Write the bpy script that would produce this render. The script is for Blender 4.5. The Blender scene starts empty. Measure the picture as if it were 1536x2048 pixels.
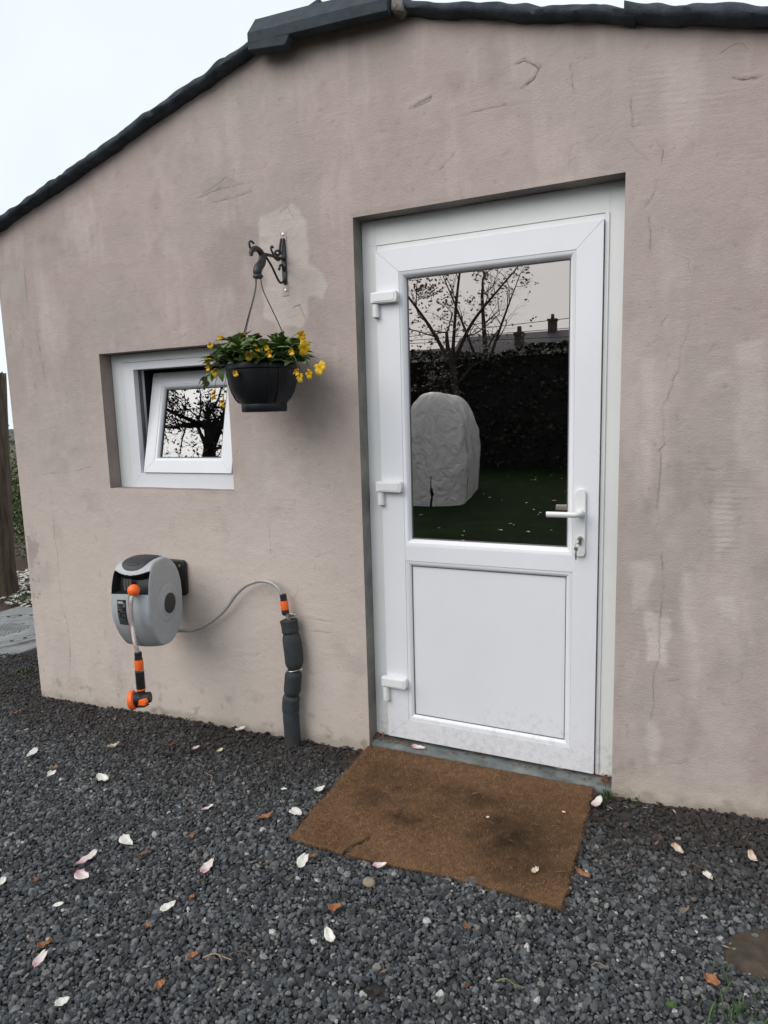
import bpy, bmesh, math, random
import numpy as np
from mathutils import Vector, Matrix, Euler, noise as mnoise

random.seed(7); RNG = np.random.default_rng(7)
SC = bpy.context.scene
COL = SC.collection
PI = math.pi

# ------------------------------------------------------------------ camera
cam_d = bpy.data.cameras.new('camera'); cam = bpy.data.objects.new('camera', cam_d); COL.objects.link(cam)
cam_d.sensor_fit = 'HORIZONTAL'; cam_d.sensor_width = 36.0; cam_d.lens = 1329.73 / 1536 * 36
cam_d.clip_start = 0.02; cam_d.clip_end = 2000
r_ = Vector((0.90983, 0.4141, -0.0272)); u_ = Vector((-0.03441, 0.14059, 0.98947)); f_ = Vector((-0.41356, 0.89931, -0.14216))
cam.matrix_world = Matrix(((r_.x, u_.x, -f_.x, 1.2178), (r_.y, u_.y, -f_.y, -2.4322), (r_.z, u_.z, -f_.z, 1.4211), (0, 0, 0, 1)))
SC.camera = cam

# ------------------------------------------------------------------ sky, sun, exposure
SUN_DIR = Vector((0.62, 1.0, -0.92)).normalized()          # the way the light travels
sun_el = math.asin(-SUN_DIR.z); sun_az = math.atan2(-SUN_DIR.x, -SUN_DIR.y)
W = bpy.data.worlds.new('World'); SC.world = W; W.use_nodes = True
wn = W.node_tree; wn.nodes.clear()
def N(t, kind, **kw):
    n = t.nodes.new(kind)
    for k, v in kw.items():
        if k in n.inputs: n.inputs[k].default_value = v
        else: setattr(n, k, v)
    return n
sky = N(wn, 'ShaderNodeTexSky', sky_type='NISHITA', sun_disc=False, sun_elevation=sun_el, sun_rotation=sun_az, air_density=1.0, dust_density=3.0)
tc = N(wn, 'ShaderNodeTexCoord')
cn = N(wn, 'ShaderNodeTexNoise'); cn.inputs['Scale'].default_value = 1.6; cn.inputs['Detail'].default_value = 5; cn.inputs['Roughness'].default_value = .55
wn.links.new(tc.outputs['Generated'], cn.inputs['Vector'])
cr = N(wn, 'ShaderNodeValToRGB')
cr.color_ramp.elements[0].position = .3; cr.color_ramp.elements[0].color = (4.55, 5.0, 5.35, 1)
cr.color_ramp.elements[1].position = .7; cr.color_ramp.elements[1].color = (5.35, 5.65, 5.85, 1)
wn.links.new(cn.outputs['Fac'], cr.inputs['Fac'])
mx = N(wn, 'ShaderNodeMix', data_type='RGBA'); mx.inputs['Factor'].default_value = .88      # closed cloud over the blue
wn.links.new(sky.outputs['Color'], mx.inputs['A']); wn.links.new(cr.outputs['Color'], mx.inputs['B'])
bg = N(wn, 'ShaderNodeBackground', Strength=.085); wo = N(wn, 'ShaderNodeOutputWorld')
wn.links.new(mx.outputs['Result'], bg.inputs['Color']); wn.links.new(bg.outputs[0], wo.inputs['Surface'])
sd = bpy.data.lights.new('sun', 'SUN'); sd.energy = .95; sd.angle = math.radians(52); sd.color = (1, .97, .93)
sun = bpy.data.objects.new('sun', sd); COL.objects.link(sun); sun.rotation_euler = SUN_DIR.to_track_quat('-Z', 'Y').to_euler(); sun.location = (-6, -10, 9)
SC.view_settings.view_transform = 'Standard'; SC.view_settings.look = 'None'; SC.view_settings.gamma = 1; SC.view_settings.use_curve_mapping = False
SC.view_settings.exposure = 1.2

# ------------------------------------------------------------------ mesh helpers
class MB:
    def __init__(s): s.v = []; s.f = []; s.mi = []
    def add(s, vs, fs, mi=0):
        b = len(s.v); s.v += [tuple(p) for p in vs]; s.f += [tuple(b + i for i in f) for f in fs]; s.mi += [mi] * len(fs); return s
    def box(s, x0, x1, y0, y1, z0, z1, mi=0):
        vs = [(x, y, z) for z in (z0, z1) for y in (y0, y1) for x in (x0, x1)]
        return s.add(vs, [(0, 2, 3, 1), (4, 5, 7, 6), (0, 1, 5, 4), (2, 6, 7, 3), (0, 4, 6, 2), (1, 3, 7, 5)], mi)
    def prism(s, poly, axis, a, b, mi=0):
        # poly: 2-D outline, extruded along axis from a to b.  axis y: (x,z), axis x: (y,z), axis z: (x,y)
        def P(p, t): return {'y': (p[0], t, p[1]), 'x': (t, p[0], p[1]), 'z': (p[0], p[1], t)}[axis]
        n = len(poly); vs = [P(p, a) for p in poly] + [P(p, b) for p in poly]
        fs = [tuple(range(n)), tuple(range(2 * n - 1, n - 1, -1))] + [(i, i + n, (i + 1) % n + n, (i + 1) % n) for i in range(n)]
        return s.add(vs, fs, mi)
    def tube(s, pts, rad, n=8, caps=True, flat=1.0, mi=0):
        pts = [Vector(p) for p in pts]; m = len(pts)
        rs = rad if isinstance(rad, (list, tuple)) else [rad] * m
        t0 = (pts[1] - pts[0]).normalized(); a = t0.orthogonal().normalized()
        vs = []
        for i, p in enumerate(pts):
            t = (pts[min(i + 1, m - 1)] - pts[max(i - 1, 0)]).normalized()
            a = (a - t * a.dot(t)); a = a.normalized() if a.length > 1e-6 else t.orthogonal().normalized()
            b = t.cross(a)
            for k in range(n):
                w = 2 * PI * k / n; vs.append(p + (a * math.cos(w) + b * math.sin(w) * flat) * rs[i])
        fs = [(i * n + k, i * n + (k + 1) % n, (i + 1) * n + (k + 1) % n, (i + 1) * n + k) for i in range(m - 1) for k in range(n)]
        if caps: fs += [tuple(reversed(range(n))), tuple(range((m - 1) * n, m * n))]
        return s.add(vs, fs, mi)
    def lathe(s, prof, c, axis=(0, 0, 1), n=32, mi=0, caps=True):
        # prof: (radius, height) along axis from centre c
        ax = Vector(axis).normalized(); a = ax.orthogonal().normalized(); b = ax.cross(a); c = Vector(c)
        vs = [c + ax * h + (a * math.cos(2 * PI * k / n) + b * math.sin(2 * PI * k / n)) * r for r, h in prof for k in range(n)]
        m = len(prof)
        fs = [(i * n + k, i * n + (k + 1) % n, (i + 1) * n + (k + 1) % n, (i + 1) * n + k) for i in range(m - 1) for k in range(n)]
        if caps: fs += [tuple(reversed(range(n))), tuple(range((m - 1) * n, m * n))]
        return s.add(vs, fs, mi)
    def sphere(s, c, r, n=16, sc=(1, 1, 1), mi=0):
        c = Vector(c); vs = []; m = n // 2
        for i in range(1, m):
            ph = PI * i / m
            for k in range(n):
                th = 2 * PI * k / n; vs.append((c.x + r * sc[0] * math.sin(ph) * math.cos(th), c.y + r * sc[1] * math.sin(ph) * math.sin(th), c.z + r * sc[2] * math.cos(ph)))
        vs += [(c.x, c.y, c.z + r * sc[2]), (c.x, c.y, c.z - r * sc[2])]; t = len(vs) - 2
        fs = [(i * n + k, (i + 1) * n + k, (i + 1) * n + (k + 1) % n, i * n + (k + 1) % n) for i in range(m - 2) for k in range(n)]
        fs += [(t, k, (k + 1) % n) for k in range(n)] + [(t + 1, (m - 2) * n + (k + 1) % n, (m - 2) * n + k) for k in range(n)]
        return s.add(vs, fs, mi)
    def mesh(s, name, mats):
        me = bpy.data.meshes.new(name); me.from_pydata(s.v, [], s.f)
        for m in (mats if isinstance(mats, (list, tuple)) else [mats]): me.materials.append(m)
        if any(s.mi): me.polygons.foreach_set('material_index', s.mi)
        bm = bmesh.new(); bm.from_mesh(me); bmesh.ops.recalc_face_normals(bm, faces=bm.faces); bm.to_mesh(me); bm.free()
        me.update(); return me
    def build(s, name, mats, parent=None, smooth=None, bevel=0, seg=2, loc=None):
        me = s.mesh(name, mats)
        if smooth is not None:
            me.polygons.foreach_set('use_smooth', [True] * len(me.polygons)); me.set_sharp_from_angle(angle=math.radians(smooth))
        return link(name, me, parent, bevel, seg, loc)

def link(name, data, parent=None, bevel=0, seg=2, loc=None):
    o = bpy.data.objects.new(name, data); COL.objects.link(o)
    if parent is not None: o.parent = parent
    if loc is not None: o.location = loc
    if bevel:
        m = o.modifiers.new('bevel', 'BEVEL'); m.width = bevel; m.segments = seg; m.limit_method = 'ANGLE'; m.angle_limit = math.radians(40); m.harden_normals = False
    return o
def tag(o, label=None, cat=None, group=None, kind=None):
    for k, v in (('label', label), ('category', cat), ('group', group), ('kind', kind)):
        if v: o[k] = v
    return o
def thing(name, label, cat, loc=(0, 0, 0), rz=0, group=None):
    o = bpy.data.objects.new(name, None); COL.objects.link(o); o.location = loc; o.rotation_euler = (0, 0, rz); o.empty_display_size = .05
    return tag(o, label, cat, group)
def np_mesh(name, V, F, mats, smooth=False, cols=None):
    me = bpy.data.meshes.new(name); V = np.asarray(V, np.float32); F = np.asarray(F, np.int32); k = F.shape[1]
    me.vertices.add(len(V)); me.vertices.foreach_set('co', V.ravel())
    me.loops.add(F.size); me.loops.foreach_set('vertex_index', F.ravel())
    me.polygons.add(len(F)); me.polygons.foreach_set('loop_start', np.arange(0, F.size, k, dtype=np.int32))
    for m in (mats if isinstance(mats, (list, tuple)) else [mats]): me.materials.append(m)
    if smooth: me.polygons.foreach_set('use_smooth', np.ones(len(F), bool))
    if cols is not None:
        at = me.attributes.new('Col', 'FLOAT_COLOR', 'POINT'); c = np.ones((len(V), 4), np.float32); c[:, :3] = cols; at.data.foreach_set('color', c.ravel())
    me.update(calc_edges=True); me.validate(); return me
def catmull(pts, k=6):
    P = [Vector(p) for p in pts]; P = [P[0] * 2 - P[1]] + P + [P[-1] * 2 - P[-2]]; out = []
    for i in range(1, len(P) - 2):
        for j in range(k):
            t = j / k; a, b, c, d = P[i - 1:i + 3]
            out.append(.5 * ((2 * b) + (c - a) * t + (2 * a - 5 * b + 4 * c - d) * t * t + (3 * b - a - 3 * c + d) * t ** 3))
    out.append(P[-2]); return out
def vnoise(X, Y, s, seed=0):
    """value noise on arrays, cell size s, range -1..1"""
    r = np.random.default_rng(seed); T = r.uniform(-1, 1, (256, 256))
    x = X / s + 1000.3; y = Y / s + 1000.7; i = np.floor(x).astype(int); j = np.floor(y).astype(int); u = x - i; v = y - j
    u = u * u * (3 - 2 * u); v = v * v * (3 - 2 * v); g = lambda a, b: T[a % 256, b % 256]
    return (g(i, j) * (1 - u) + g(i + 1, j) * u) * (1 - v) + (g(i, j + 1) * (1 - u) + g(i + 1, j + 1) * u) * v
def fbm(X, Y, s, seed=0, o=4, p=.5):
    t = 0; a = 1; n = 0
    for k in range(o): t = t + a * vnoise(X, Y, s / 2 ** k, seed + k); n += a; a *= p
    return t / n
def sm(a, b, x): t = np.clip((x - a) / (b - a), 0, 1); return t * t * (3 - 2 * t)
def lin(r, g, b):
    f = lambda c: (c / 255 / 12.92) if c / 255 <= .04045 else ((c / 255 + .055) / 1.055) ** 2.4
    return (f(r), f(g), f(b))

# ------------------------------------------------------------------ materials
def newmat(name):
    m = bpy.data.materials.new(name); m.use_nodes = True; t = m.node_tree; return m, t, t.nodes['Principled BSDF']
def surf(name, col, rough=.5, var=.12, scale=12., bump=0., bscale=60., metal=0., col2=None, spec=.5, trans=0., coord='Object', detail=5):
    m, t, b = newmat(name); tcn = N(t, 'ShaderNodeTexCoord')
    n1 = N(t, 'ShaderNodeTexNoise', Scale=scale, Detail=detail, Roughness=.6); t.links.new(tcn.outputs[coord], n1.inputs['Vector'])
    ra = N(t, 'ShaderNodeValToRGB'); e = ra.color_ramp.elements; e[0].position = .3; e[1].position = .7
    c2 = col2 or tuple(min(1, c * (1 + var)) for c in col); c1 = col if col2 else tuple(c * (1 - var) for c in col)
    e[0].color = (*c1, 1); e[1].color = (*c2, 1); t.links.new(n1.outputs['Fac'], ra.inputs['Fac']); t.links.new(ra.outputs['Color'], b.inputs['Base Color'])
    rr = N(t, 'ShaderNodeMapRange'); rr.inputs['To Min'].default_value = max(0, rough - .08); rr.inputs['To Max'].default_value = min(1, rough + .08)
    n3 = N(t, 'ShaderNodeTexNoise', Scale=scale * 2.3, Detail=3); t.links.new(tcn.outputs[coord], n3.inputs['Vector']); t.links.new(n3.outputs['Fac'], rr.inputs['Value']); t.links.new(rr.outputs['Result'], b.inputs['Roughness'])
    b.inputs['Metallic'].default_value = metal; b.inputs['Specular IOR Level'].default_value = spec
    if trans: b.inputs['Transmission Weight'].default_value = trans
    if bump:
        n2 = N(t, 'ShaderNodeTexNoise', Scale=bscale, Detail=6, Roughness=.65); t.links.new(tcn.outputs[coord], n2.inputs['Vector'])
        bp = N(t, 'ShaderNodeBump', Strength=bump, Distance=.004); t.links.new(n2.outputs['Fac'], bp.inputs['Height']); t.links.new(bp.outputs['Normal'], b.inputs['Normal'])
    return m
def attr_mat(name, rough=.85, fine=.1, fscale=300., bump=.25, bscale=180., spec=.3, sheen=0.):
    m, t, b = newmat(name); at = N(t, 'ShaderNodeAttribute', attribute_name='Col'); tcn = N(t, 'ShaderNodeTexCoord')
    n1 = N(t, 'ShaderNodeTexNoise', Scale=fscale, Detail=4, Roughness=.7); t.links.new(tcn.outputs['Object'], n1.inputs['Vector'])
    mr = N(t, 'ShaderNodeMapRange'); mr.inputs['From Min'].default_value = .25; mr.inputs['From Max'].default_value = .75; mr.inputs['To Min'].default_value = 1 - fine; mr.inputs['To Max'].default_value = 1 + fine
    t.links.new(n1.outputs['Fac'], mr.inputs['Value'])
    mm = N(t, 'ShaderNodeVectorMath', operation='SCALE'); t.links.new(at.outputs['Color'], mm.inputs[0]); t.links.new(mr.outputs['Result'], mm.inputs['Scale'])
    t.links.new(mm.outputs['Vector'], b.inputs['Base Color']); b.inputs['Roughness'].default_value = rough; b.inputs['Specular IOR Level'].default_value = spec
    if sheen: b.inputs['Sheen Weight'].default_value = sheen
    n2 = N(t, 'ShaderNodeTexNoise', Scale=bscale, Detail=7, Roughness=.7); t.links.new(tcn.outputs['Object'], n2.inputs['Vector'])
    bp = N(t, 'ShaderNodeBump', Strength=bump, Distance=.003); t.links.new(n2.outputs['Fac'], bp.inputs['Height']); t.links.new(bp.outputs['Normal'], b.inputs['Normal'])
    return m
def glass_mat(name, f0, tint, gcol=(1, 1, 1)):
    m = bpy.data.materials.new(name); m.use_nodes = True; t = m.node_tree; t.nodes.clear()
    ge = N(t, 'ShaderNodeNewGeometry'); d = N(t, 'ShaderNodeVectorMath', operation='DOT_PRODUCT'); t.links.new(ge.outputs['Normal'], d.inputs[0]); t.links.new(ge.outputs['Incoming'], d.inputs[1])
    ab = N(t, 'ShaderNodeMath', operation='ABSOLUTE'); t.links.new(d.outputs['Value'], ab.inputs[0])
    iv = N(t, 'ShaderNodeMath', operation='SUBTRACT'); iv.inputs[0].default_value = 1; t.links.new(ab.outputs[0], iv.inputs[1])
    pw = N(t, 'ShaderNodeMath', operation='POWER'); pw.inputs[1].default_value = 5; t.links.new(iv.outputs[0], pw.inputs[0])
    ma = N(t, 'ShaderNodeMath', operation='MULTIPLY_ADD'); ma.inputs[1].default_value = 1 - f0; ma.inputs[2].default_value = f0; t.links.new(pw.outputs[0], ma.inputs[0])
    tr = N(t, 'ShaderNodeBsdfTransparent', Color=(*tint, 1)); gl = N(t, 'ShaderNodeBsdfGlossy', Roughness=0.0, Color=(*gcol, 1))
    tcn = N(t, 'ShaderNodeTexCoord'); nz = N(t, 'ShaderNodeTexNoise', Scale=2.2, Detail=1); t.links.new(tcn.outputs['Object'], nz.inputs['Vector'])
    bp = N(t, 'ShaderNodeBump', Strength=.05, Distance=.004); t.links.new(nz.outputs['Fac'], bp.inputs['Height']); t.links.new(bp.outputs['Normal'], gl.inputs['Normal'])
    mi = N(t, 'ShaderNodeMixShader'); o = N(t, 'ShaderNodeOutputMaterial')
    t.links.new(ma.outputs[0], mi.inputs['Fac']); t.links.new(tr.outputs[0], mi.inputs[1]); t.links.new(gl.outputs[0], mi.inputs[2]); t.links.new(mi.outputs[0], o.inputs['Surface'])
    return m
def leaf_mat(name, col, var=.35, rough=.5, rnd=True, trans=.15):
    m, t, b = newmat(name); oi = N(t, 'ShaderNodeObjectInfo'); tcn = N(t, 'ShaderNodeTexCoord'); ge = N(t, 'ShaderNodeNewGeometry')
    n1 = N(t, 'ShaderNodeTexNoise', Scale=35., Detail=3); t.links.new(tcn.outputs['Object'], n1.inputs['Vector'])
    ad = N(t, 'ShaderNodeMath', operation='MULTIPLY_ADD'); ad.inputs[1].default_value = .5; t.links.new(n1.outputs['Fac'], ad.inputs[0])
    ml = N(t, 'ShaderNodeMath', operation='MULTIPLY'); ml.inputs[1].default_value = .5; t.links.new(oi.outputs['Random'] if rnd else ge.outputs['Random Per Island'], ml.inputs[0]); t.links.new(ml.outputs[0], ad.inputs[2])
    ra = N(t, 'ShaderNodeValToRGB'); e = ra.color_ramp.elements; e[0].position = .15; e[1].position = .85
    e[0].color = (*[c * (1 - var) for c in col], 1); e[1].color = (col[0] * (1 + var * 1.2), col[1] * (1 + var), col[2] * (1 + var), 1)
    t.links.new(ad.outputs[0], ra.inputs['Fac']); t.links.new(ra.outputs['Color'], b.inputs['Base Color']); b.inputs['Roughness'].default_value = rough
    b.inputs['Specular IOR Level'].default_value = .4
    return m

M = {}
M['wall'] = attr_mat('stucco_paint', rough=.88, fine=.085, fscale=220., bump=.8, bscale=130.)
_t = M['wall'].node_tree; _b = [n for n in _t.nodes if n.type == 'BUMP'][0]
_tc = N(_t, 'ShaderNodeTexCoord'); _mp = N(_t, 'ShaderNodeMapping'); _mp.inputs['Scale'].default_value = (1, 1, 7); _t.links.new(_tc.outputs['Object'], _mp.inputs['Vector'])
_n = N(_t, 'ShaderNodeTexNoise', Scale=26., Detail=6, Roughness=.65); _t.links.new(_mp.outputs['Vector'], _n.inputs['Vector'])
_b2 = N(_t, 'ShaderNodeBump', Strength=.22, Distance=.004); _t.links.new(_n.outputs['Fac'], _b2.inputs['Height']); _t.links.new(_b2.outputs['Normal'], _b.inputs['Normal'])
M['reveal_grey'] = surf('cement_reveal', (.20, .19, .178), .9, .3, 7., .6, 90.)
M['reveal_brown'] = surf('window_reveal', (.27, .225, .205), .9, .15, 9., .6, 90.)
M['felt'] = surf('roof_felt', (.058, .068, .082), .96, .35, 18., 1., 160., spec=.15)
M['cap'] = surf('slate_cap', (.030, .038, .046), .85, .25, 22., .5, 260., col2=(.050, .061, .070), spec=.25, detail=9)
M['mortar'] = surf('mortar', (.2, .185, .17), .95, .4, 40., 1., 90.)
M['upvc'] = surf('white_plastic', (.74, .75, .785), .32, .025, 3., 0.015, 40.)
M['upvc_warm'] = surf('white_plastic_strip', (.74, .75, .75), .4, .035, 4., .02, 40.)
def grime(m, amt):
    t = m.node_tree; b = t.nodes['Principled BSDF']; src = b.inputs['Base Color'].links[0].from_socket; ge = N(t, 'ShaderNodeNewGeometry'); sp_ = N(t, 'ShaderNodeSeparateXYZ'); t.links.new(ge.outputs['Position'], sp_.inputs[0])
    lo_ = N(t, 'ShaderNodeMapRange'); lo_.inputs['From Min'].default_value = .40; lo_.inputs['From Max'].default_value = .03; lo_.inputs['To Min'].default_value = -.12; lo_.inputs['To Max'].default_value = .17; t.links.new(sp_.outputs['Z'], lo_.inputs['Value'])
    n1 = N(t, 'ShaderNodeTexNoise', Scale=38., Detail=9, Roughness=.75); t.links.new(ge.outputs['Position'], n1.inputs['Vector']); n2 = N(t, 'ShaderNodeTexNoise', Scale=3.2, Detail=4); t.links.new(ge.outputs['Position'], n2.inputs['Vector'])
    a = N(t, 'ShaderNodeMath', operation='ADD'); t.links.new(n1.outputs['Fac'], a.inputs[0]); t.links.new(lo_.outputs['Result'], a.inputs[1]); a2 = N(t, 'ShaderNodeMath', operation='MULTIPLY_ADD'); a2.inputs[1].default_value = .25; t.links.new(n2.outputs['Fac'], a2.inputs[0]); t.links.new(a.outputs[0], a2.inputs[2])
    mr = N(t, 'ShaderNodeMapRange'); mr.inputs['From Min'].default_value = .72; mr.inputs['From Max'].default_value = .98; mr.inputs['To Max'].default_value = amt; t.links.new(a2.outputs[0], mr.inputs['Value'])
    mc = N(t, 'ShaderNodeMix', data_type='RGBA'); t.links.new(mr.outputs['Result'], mc.inputs['Factor']); t.links.new(src, mc.inputs['A']); mc.inputs['B'].default_value = (.20, .165, .12, 1); t.links.new(mc.outputs['Result'], b.inputs['Base Color'])
grime(M['upvc'], .36); grime(M['upvc_warm'], .55)
M['gasket'] = surf('grey_gasket', (.10, .104, .11), .5, .1)
M['glass'] = glass_mat('door_glass', .48, (.30, .32, .31), (1, .90, .85))  # warm glow of the mirrored sky put into the pane's reflection tint
M['wglass'] = glass_mat('window_glass', .15, (.3, .32, .32))
M['inside'] = surf('shed_inside', (.008, .008, .008), .95, .3, 4.)  # near black: interior darkness put into the colour
M['metal'] = surf('brushed_metal', (.52, .49, .45), .35, .2, 60., 0, metal=1.)
M['iron'] = surf('wrought_iron', (.014, .016, .019), .5, .3, 60., .25, 200., spec=.55)
M['pot'] = surf('pot_plastic', (.006, .0075, .010), .42, .3, 9., .1, 120., spec=.35)
M['wire'] = surf('pot_wire', (.018, .019, .02), .4, .2)
M['reel'] = surf('reel_grey', (.40, .42, .435), .45, .06, 30., .06, 500.)
M['reel_dark'] = surf('reel_charcoal', (.03, .031, .033), .55, .15, 30., .15, 500.)
M['black'] = surf('black_plastic', (.012, .012, .013), .45, .2, 30.)
M['orange'] = surf('orange_plastic', (.95, .15, .022), .42, .06, 30.)
M['hose'] = surf('hose_pvc', (.36, .345, .33), .28, .15, 50., spec=.6)
M['sticker'] = surf('black_sticker', (.014, .014, .015), .4, .1)
M['print'] = surf('white_print', (.75, .75, .75), .6, .03)
M['print_dim'] = surf('grey_print', (.16, .16, .16), .6, .2)
M['foam'] = surf('pipe_foam', (.030, .034, .037), .8, .25, 25., .4, 150.)
M['petal'] = None
M['concrete'] = surf('concrete', (.22, .225, .225), .92, .3, 8., .6, 120.)
M['bluestone'] = surf('bluestone_sill', (.06, .07, .068), .75, .5, 13., .6, 80., col2=(.19, .205, .20), detail=8)
M['soil'] = surf('soil', (.028, .018, .012), .97, .5, 18., 1., 60., col2=(.075, .045, .03))
M['bark'] = surf('bark', (.075, .06, .045), .95, .5, 9., 1.5, 34., col2=(.17, .14, .11))
M['twig'] = surf('dry_twig', (.12, .075, .045), .9, .4, 40.)
M['moss'] = surf('mossy_stone', (.016, .019, .008), .97, .4, 26., 1., 90., col2=(.085, .058, .042), detail=12)
M['green'] = leaf_mat('weed_leaf', (.045, .09, .018))
M['lawn'] = surf('lawn', (.006, .015, .004), .98, .5, 2.5, 1., 40., spec=.05)

def bark_mat(name, c1, c2):
    m, t, b = newmat(name); tcn = N(t, 'ShaderNodeTexCoord'); mp = N(t, 'ShaderNodeMapping'); mp.inputs['Scale'].default_value = (1, 1, .12); t.links.new(tcn.outputs['Object'], mp.inputs['Vector'])
    n1 = N(t, 'ShaderNodeTexNoise', Scale=26., Detail=8, Roughness=.7); t.links.new(mp.outputs['Vector'], n1.inputs['Vector']); ra = N(t, 'ShaderNodeValToRGB'); e = ra.color_ramp.elements; e[0].position = .35; e[0].color = (*c1, 1); e[1].position = .65; e[1].color = (*c2, 1)
    t.links.new(n1.outputs['Fac'], ra.inputs['Fac']); t.links.new(ra.outputs['Color'], b.inputs['Base Color']); b.inputs['Roughness'].default_value = .95; bp = N(t, 'ShaderNodeBump', Strength=1., Distance=.02); t.links.new(n1.outputs['Fac'], bp.inputs['Height']); t.links.new(bp.outputs['Normal'], b.inputs['Normal']); return m
M['stump'] = bark_mat('weathered_bark', (.045, .034, .024), (.16, .125, .09))
# ------------------------------------------------------------------ ground
def gz(x): return np.interp(x, [-2.06, -1.15, 0, 1, 1.5, 1.9], [-.09, -.05, -.008, 0, .03, .04])
xsg = np.array([-400, -60, -15, -8, -5, -4, -3, -2.06, -1.15, 0, 1, 1.5, 1.9, 3, 6, 15, 60, 400.]); ysg = np.array([-400, -60, -25, -12, -6, -3, -1, 0, 1, 3, 8, 25, 60, 400.])
GX, GY = np.meshgrid(xsg, ysg, indexing='ij'); nx, ny = GX.shape
idx = np.arange(nx * ny).reshape(nx, ny); F = np.stack([idx[:-1, :-1], idx[1:, :-1], idx[1:, 1:], idx[:-1, 1:]], -1).reshape(-1, 4)
g = link('ground', np_mesh('ground', np.stack([GX, GY, gz(GX) - .03], -1).reshape(-1, 3), F, M['soil'])); tag(g, kind='structure')
# gravel bed: the fine dark grit between the stones
xs = np.arange(-3.6, 2.9, .04); ys = np.arange(-3.0, 1.25, .04); GX, GY = np.meshgrid(xs, ys, indexing='ij'); nx, ny = GX.shape
idx = np.arange(nx * ny).reshape(nx, ny); F = np.stack([idx[:-1, :-1], idx[1:, :-1], idx[1:, 1:], idx[:-1, 1:]], -1).reshape(-1, 4)
def bump_g(x, y): return .010 * fbm(x, y, .45, 5, 4)
GZ = gz(GX) - .012 + bump_g(GX, GY)
cx = GX.reshape(-1)[F].mean(1); cy = GY.reshape(-1)[F].mean(1)
keep = ((cy < .02) | (cx < -2.0)) & ~((cy > .34 - .25 * (cx + 3)) & (cx < -2.0) & (cy > .5 - .0 * cx)) 
M['grit'] = surf('grit', (.022, .021, .021), .97, .4, 30., 1., 160., col2=(.05, .04, .034))
gb = link('gravel_bed', np_mesh('gravel_bed', np.stack([GX, GY, GZ], -1).reshape(-1, 3), F[keep], M['grit'], True)); tag(gb, kind='structure')

# gravel stones: instanced real stones
def gravel_mat():
    m, t, b = newmat('basalt_gravel'); oi = N(t, 'ShaderNodeObjectInfo'); ge = N(t, 'ShaderNodeNewGeometry'); tcn = N(t, 'ShaderNodeTexCoord')
    ra = N(t, 'ShaderNodeValToRGB'); ra.color_ramp.interpolation = 'LINEAR'; e = ra.color_ramp.elements
    e[0].position = 0; e[0].color = (.026, .028, .031, 1); e[1].position = 1; e[1].color = (.62, .61, .58, 1)
    for p, c in ((.35, (.060, .064, .069)), (.7, (.112, .118, .124)), (.88, (.175, .18, .184)), (.955, (.22, .22, .215)), (.978, (.17, .15, .13)), (.99, (.40, .39, .37))):
        k = e.new(p); k.color = (*c, 1)
    t.links.new(oi.outputs['Random'], ra.inputs['Fac'])
    n1 = N(t, 'ShaderNodeTexNoise', Scale=2.2, Detail=4, Roughness=.7); t.links.new(tcn.outputs['Object'], n1.inputs['Vector'])
    mr = N(t, 'ShaderNodeMapRange'); mr.inputs['From Min'].default_value = .3; mr.inputs['From Max'].default_value = .7; mr.inputs['To Min'].default_value = .7; mr.inputs['To Max'].default_value = 1.35; t.links.new(n1.outputs['Fac'], mr.inputs['Value'])
    vs = N(t, 'ShaderNodeVectorMath', operation='SCALE'); t.links.new(ra.outputs['Color'], vs.inputs[0]); t.links.new(mr.outputs['Result'], vs.inputs['Scale'])
    # brown soil dust on the stones along the foot of the wall and in patches
    sp = N(t, 'ShaderNodeSeparateXYZ'); t.links.new(ge.outputs['Position'], sp.inputs[0])
    wl = N(t, 'ShaderNodeMapRange'); wl.inputs['From Min'].default_value = -.80; wl.inputs['From Max'].default_value = -.02; wl.inputs['To Min'].default_value = -.18; wl.inputs['To Max'].default_value = .50; t.links.new(sp.outputs['Y'], wl.inputs['Value'])
    n2 = N(t, 'ShaderNodeTexNoise', Scale=4.5, Detail=5, Roughness=.6); t.links.new(ge.outputs['Position'], n2.inputs['Vector'])
    a = N(t, 'ShaderNodeMath', operation='ADD'); t.links.new(n2.outputs['Fac'], a.inputs[0]); t.links.new(wl.outputs['Result'], a.inputs[1])
    dm = N(t, 'ShaderNodeMapRange'); dm.inputs['From Min'].default_value = .5; dm.inputs['From Max'].default_value = .95; dm.inputs['To Max'].default_value = .8; t.links.new(a.outputs[0], dm.inputs['Value'])
    mc = N(t, 'ShaderNodeMix', data_type='RGBA'); t.links.new(dm.outputs['Result'], mc.inputs['Factor']); t.links.new(vs.outputs['Vector'], mc.inputs['A']); mc.inputs['B'].default_value = (.030, .021, .016, 1)
    t.links.new(mc.outputs['Result'], b.inputs['Base Color']); b.inputs['Roughness'].default_value = .62; b.inputs['Specular IOR Level'].default_value = .45
    bp = N(t, 'ShaderNodeBump', Strength=.5, Distance=.15); n4 = N(t, 'ShaderNodeTexNoise', Scale=5., Detail=4); t.links.new(tcn.outputs['Object'], n4.inputs['Vector']); t.links.new(n4.outputs['Fac'], bp.inputs['Height']); t.links.new(bp.outputs['Normal'], b.inputs['Normal'])
    return m
M['stone'] = gravel_mat()
stone_col = bpy.data.collections.new('stone_shapes')
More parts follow.
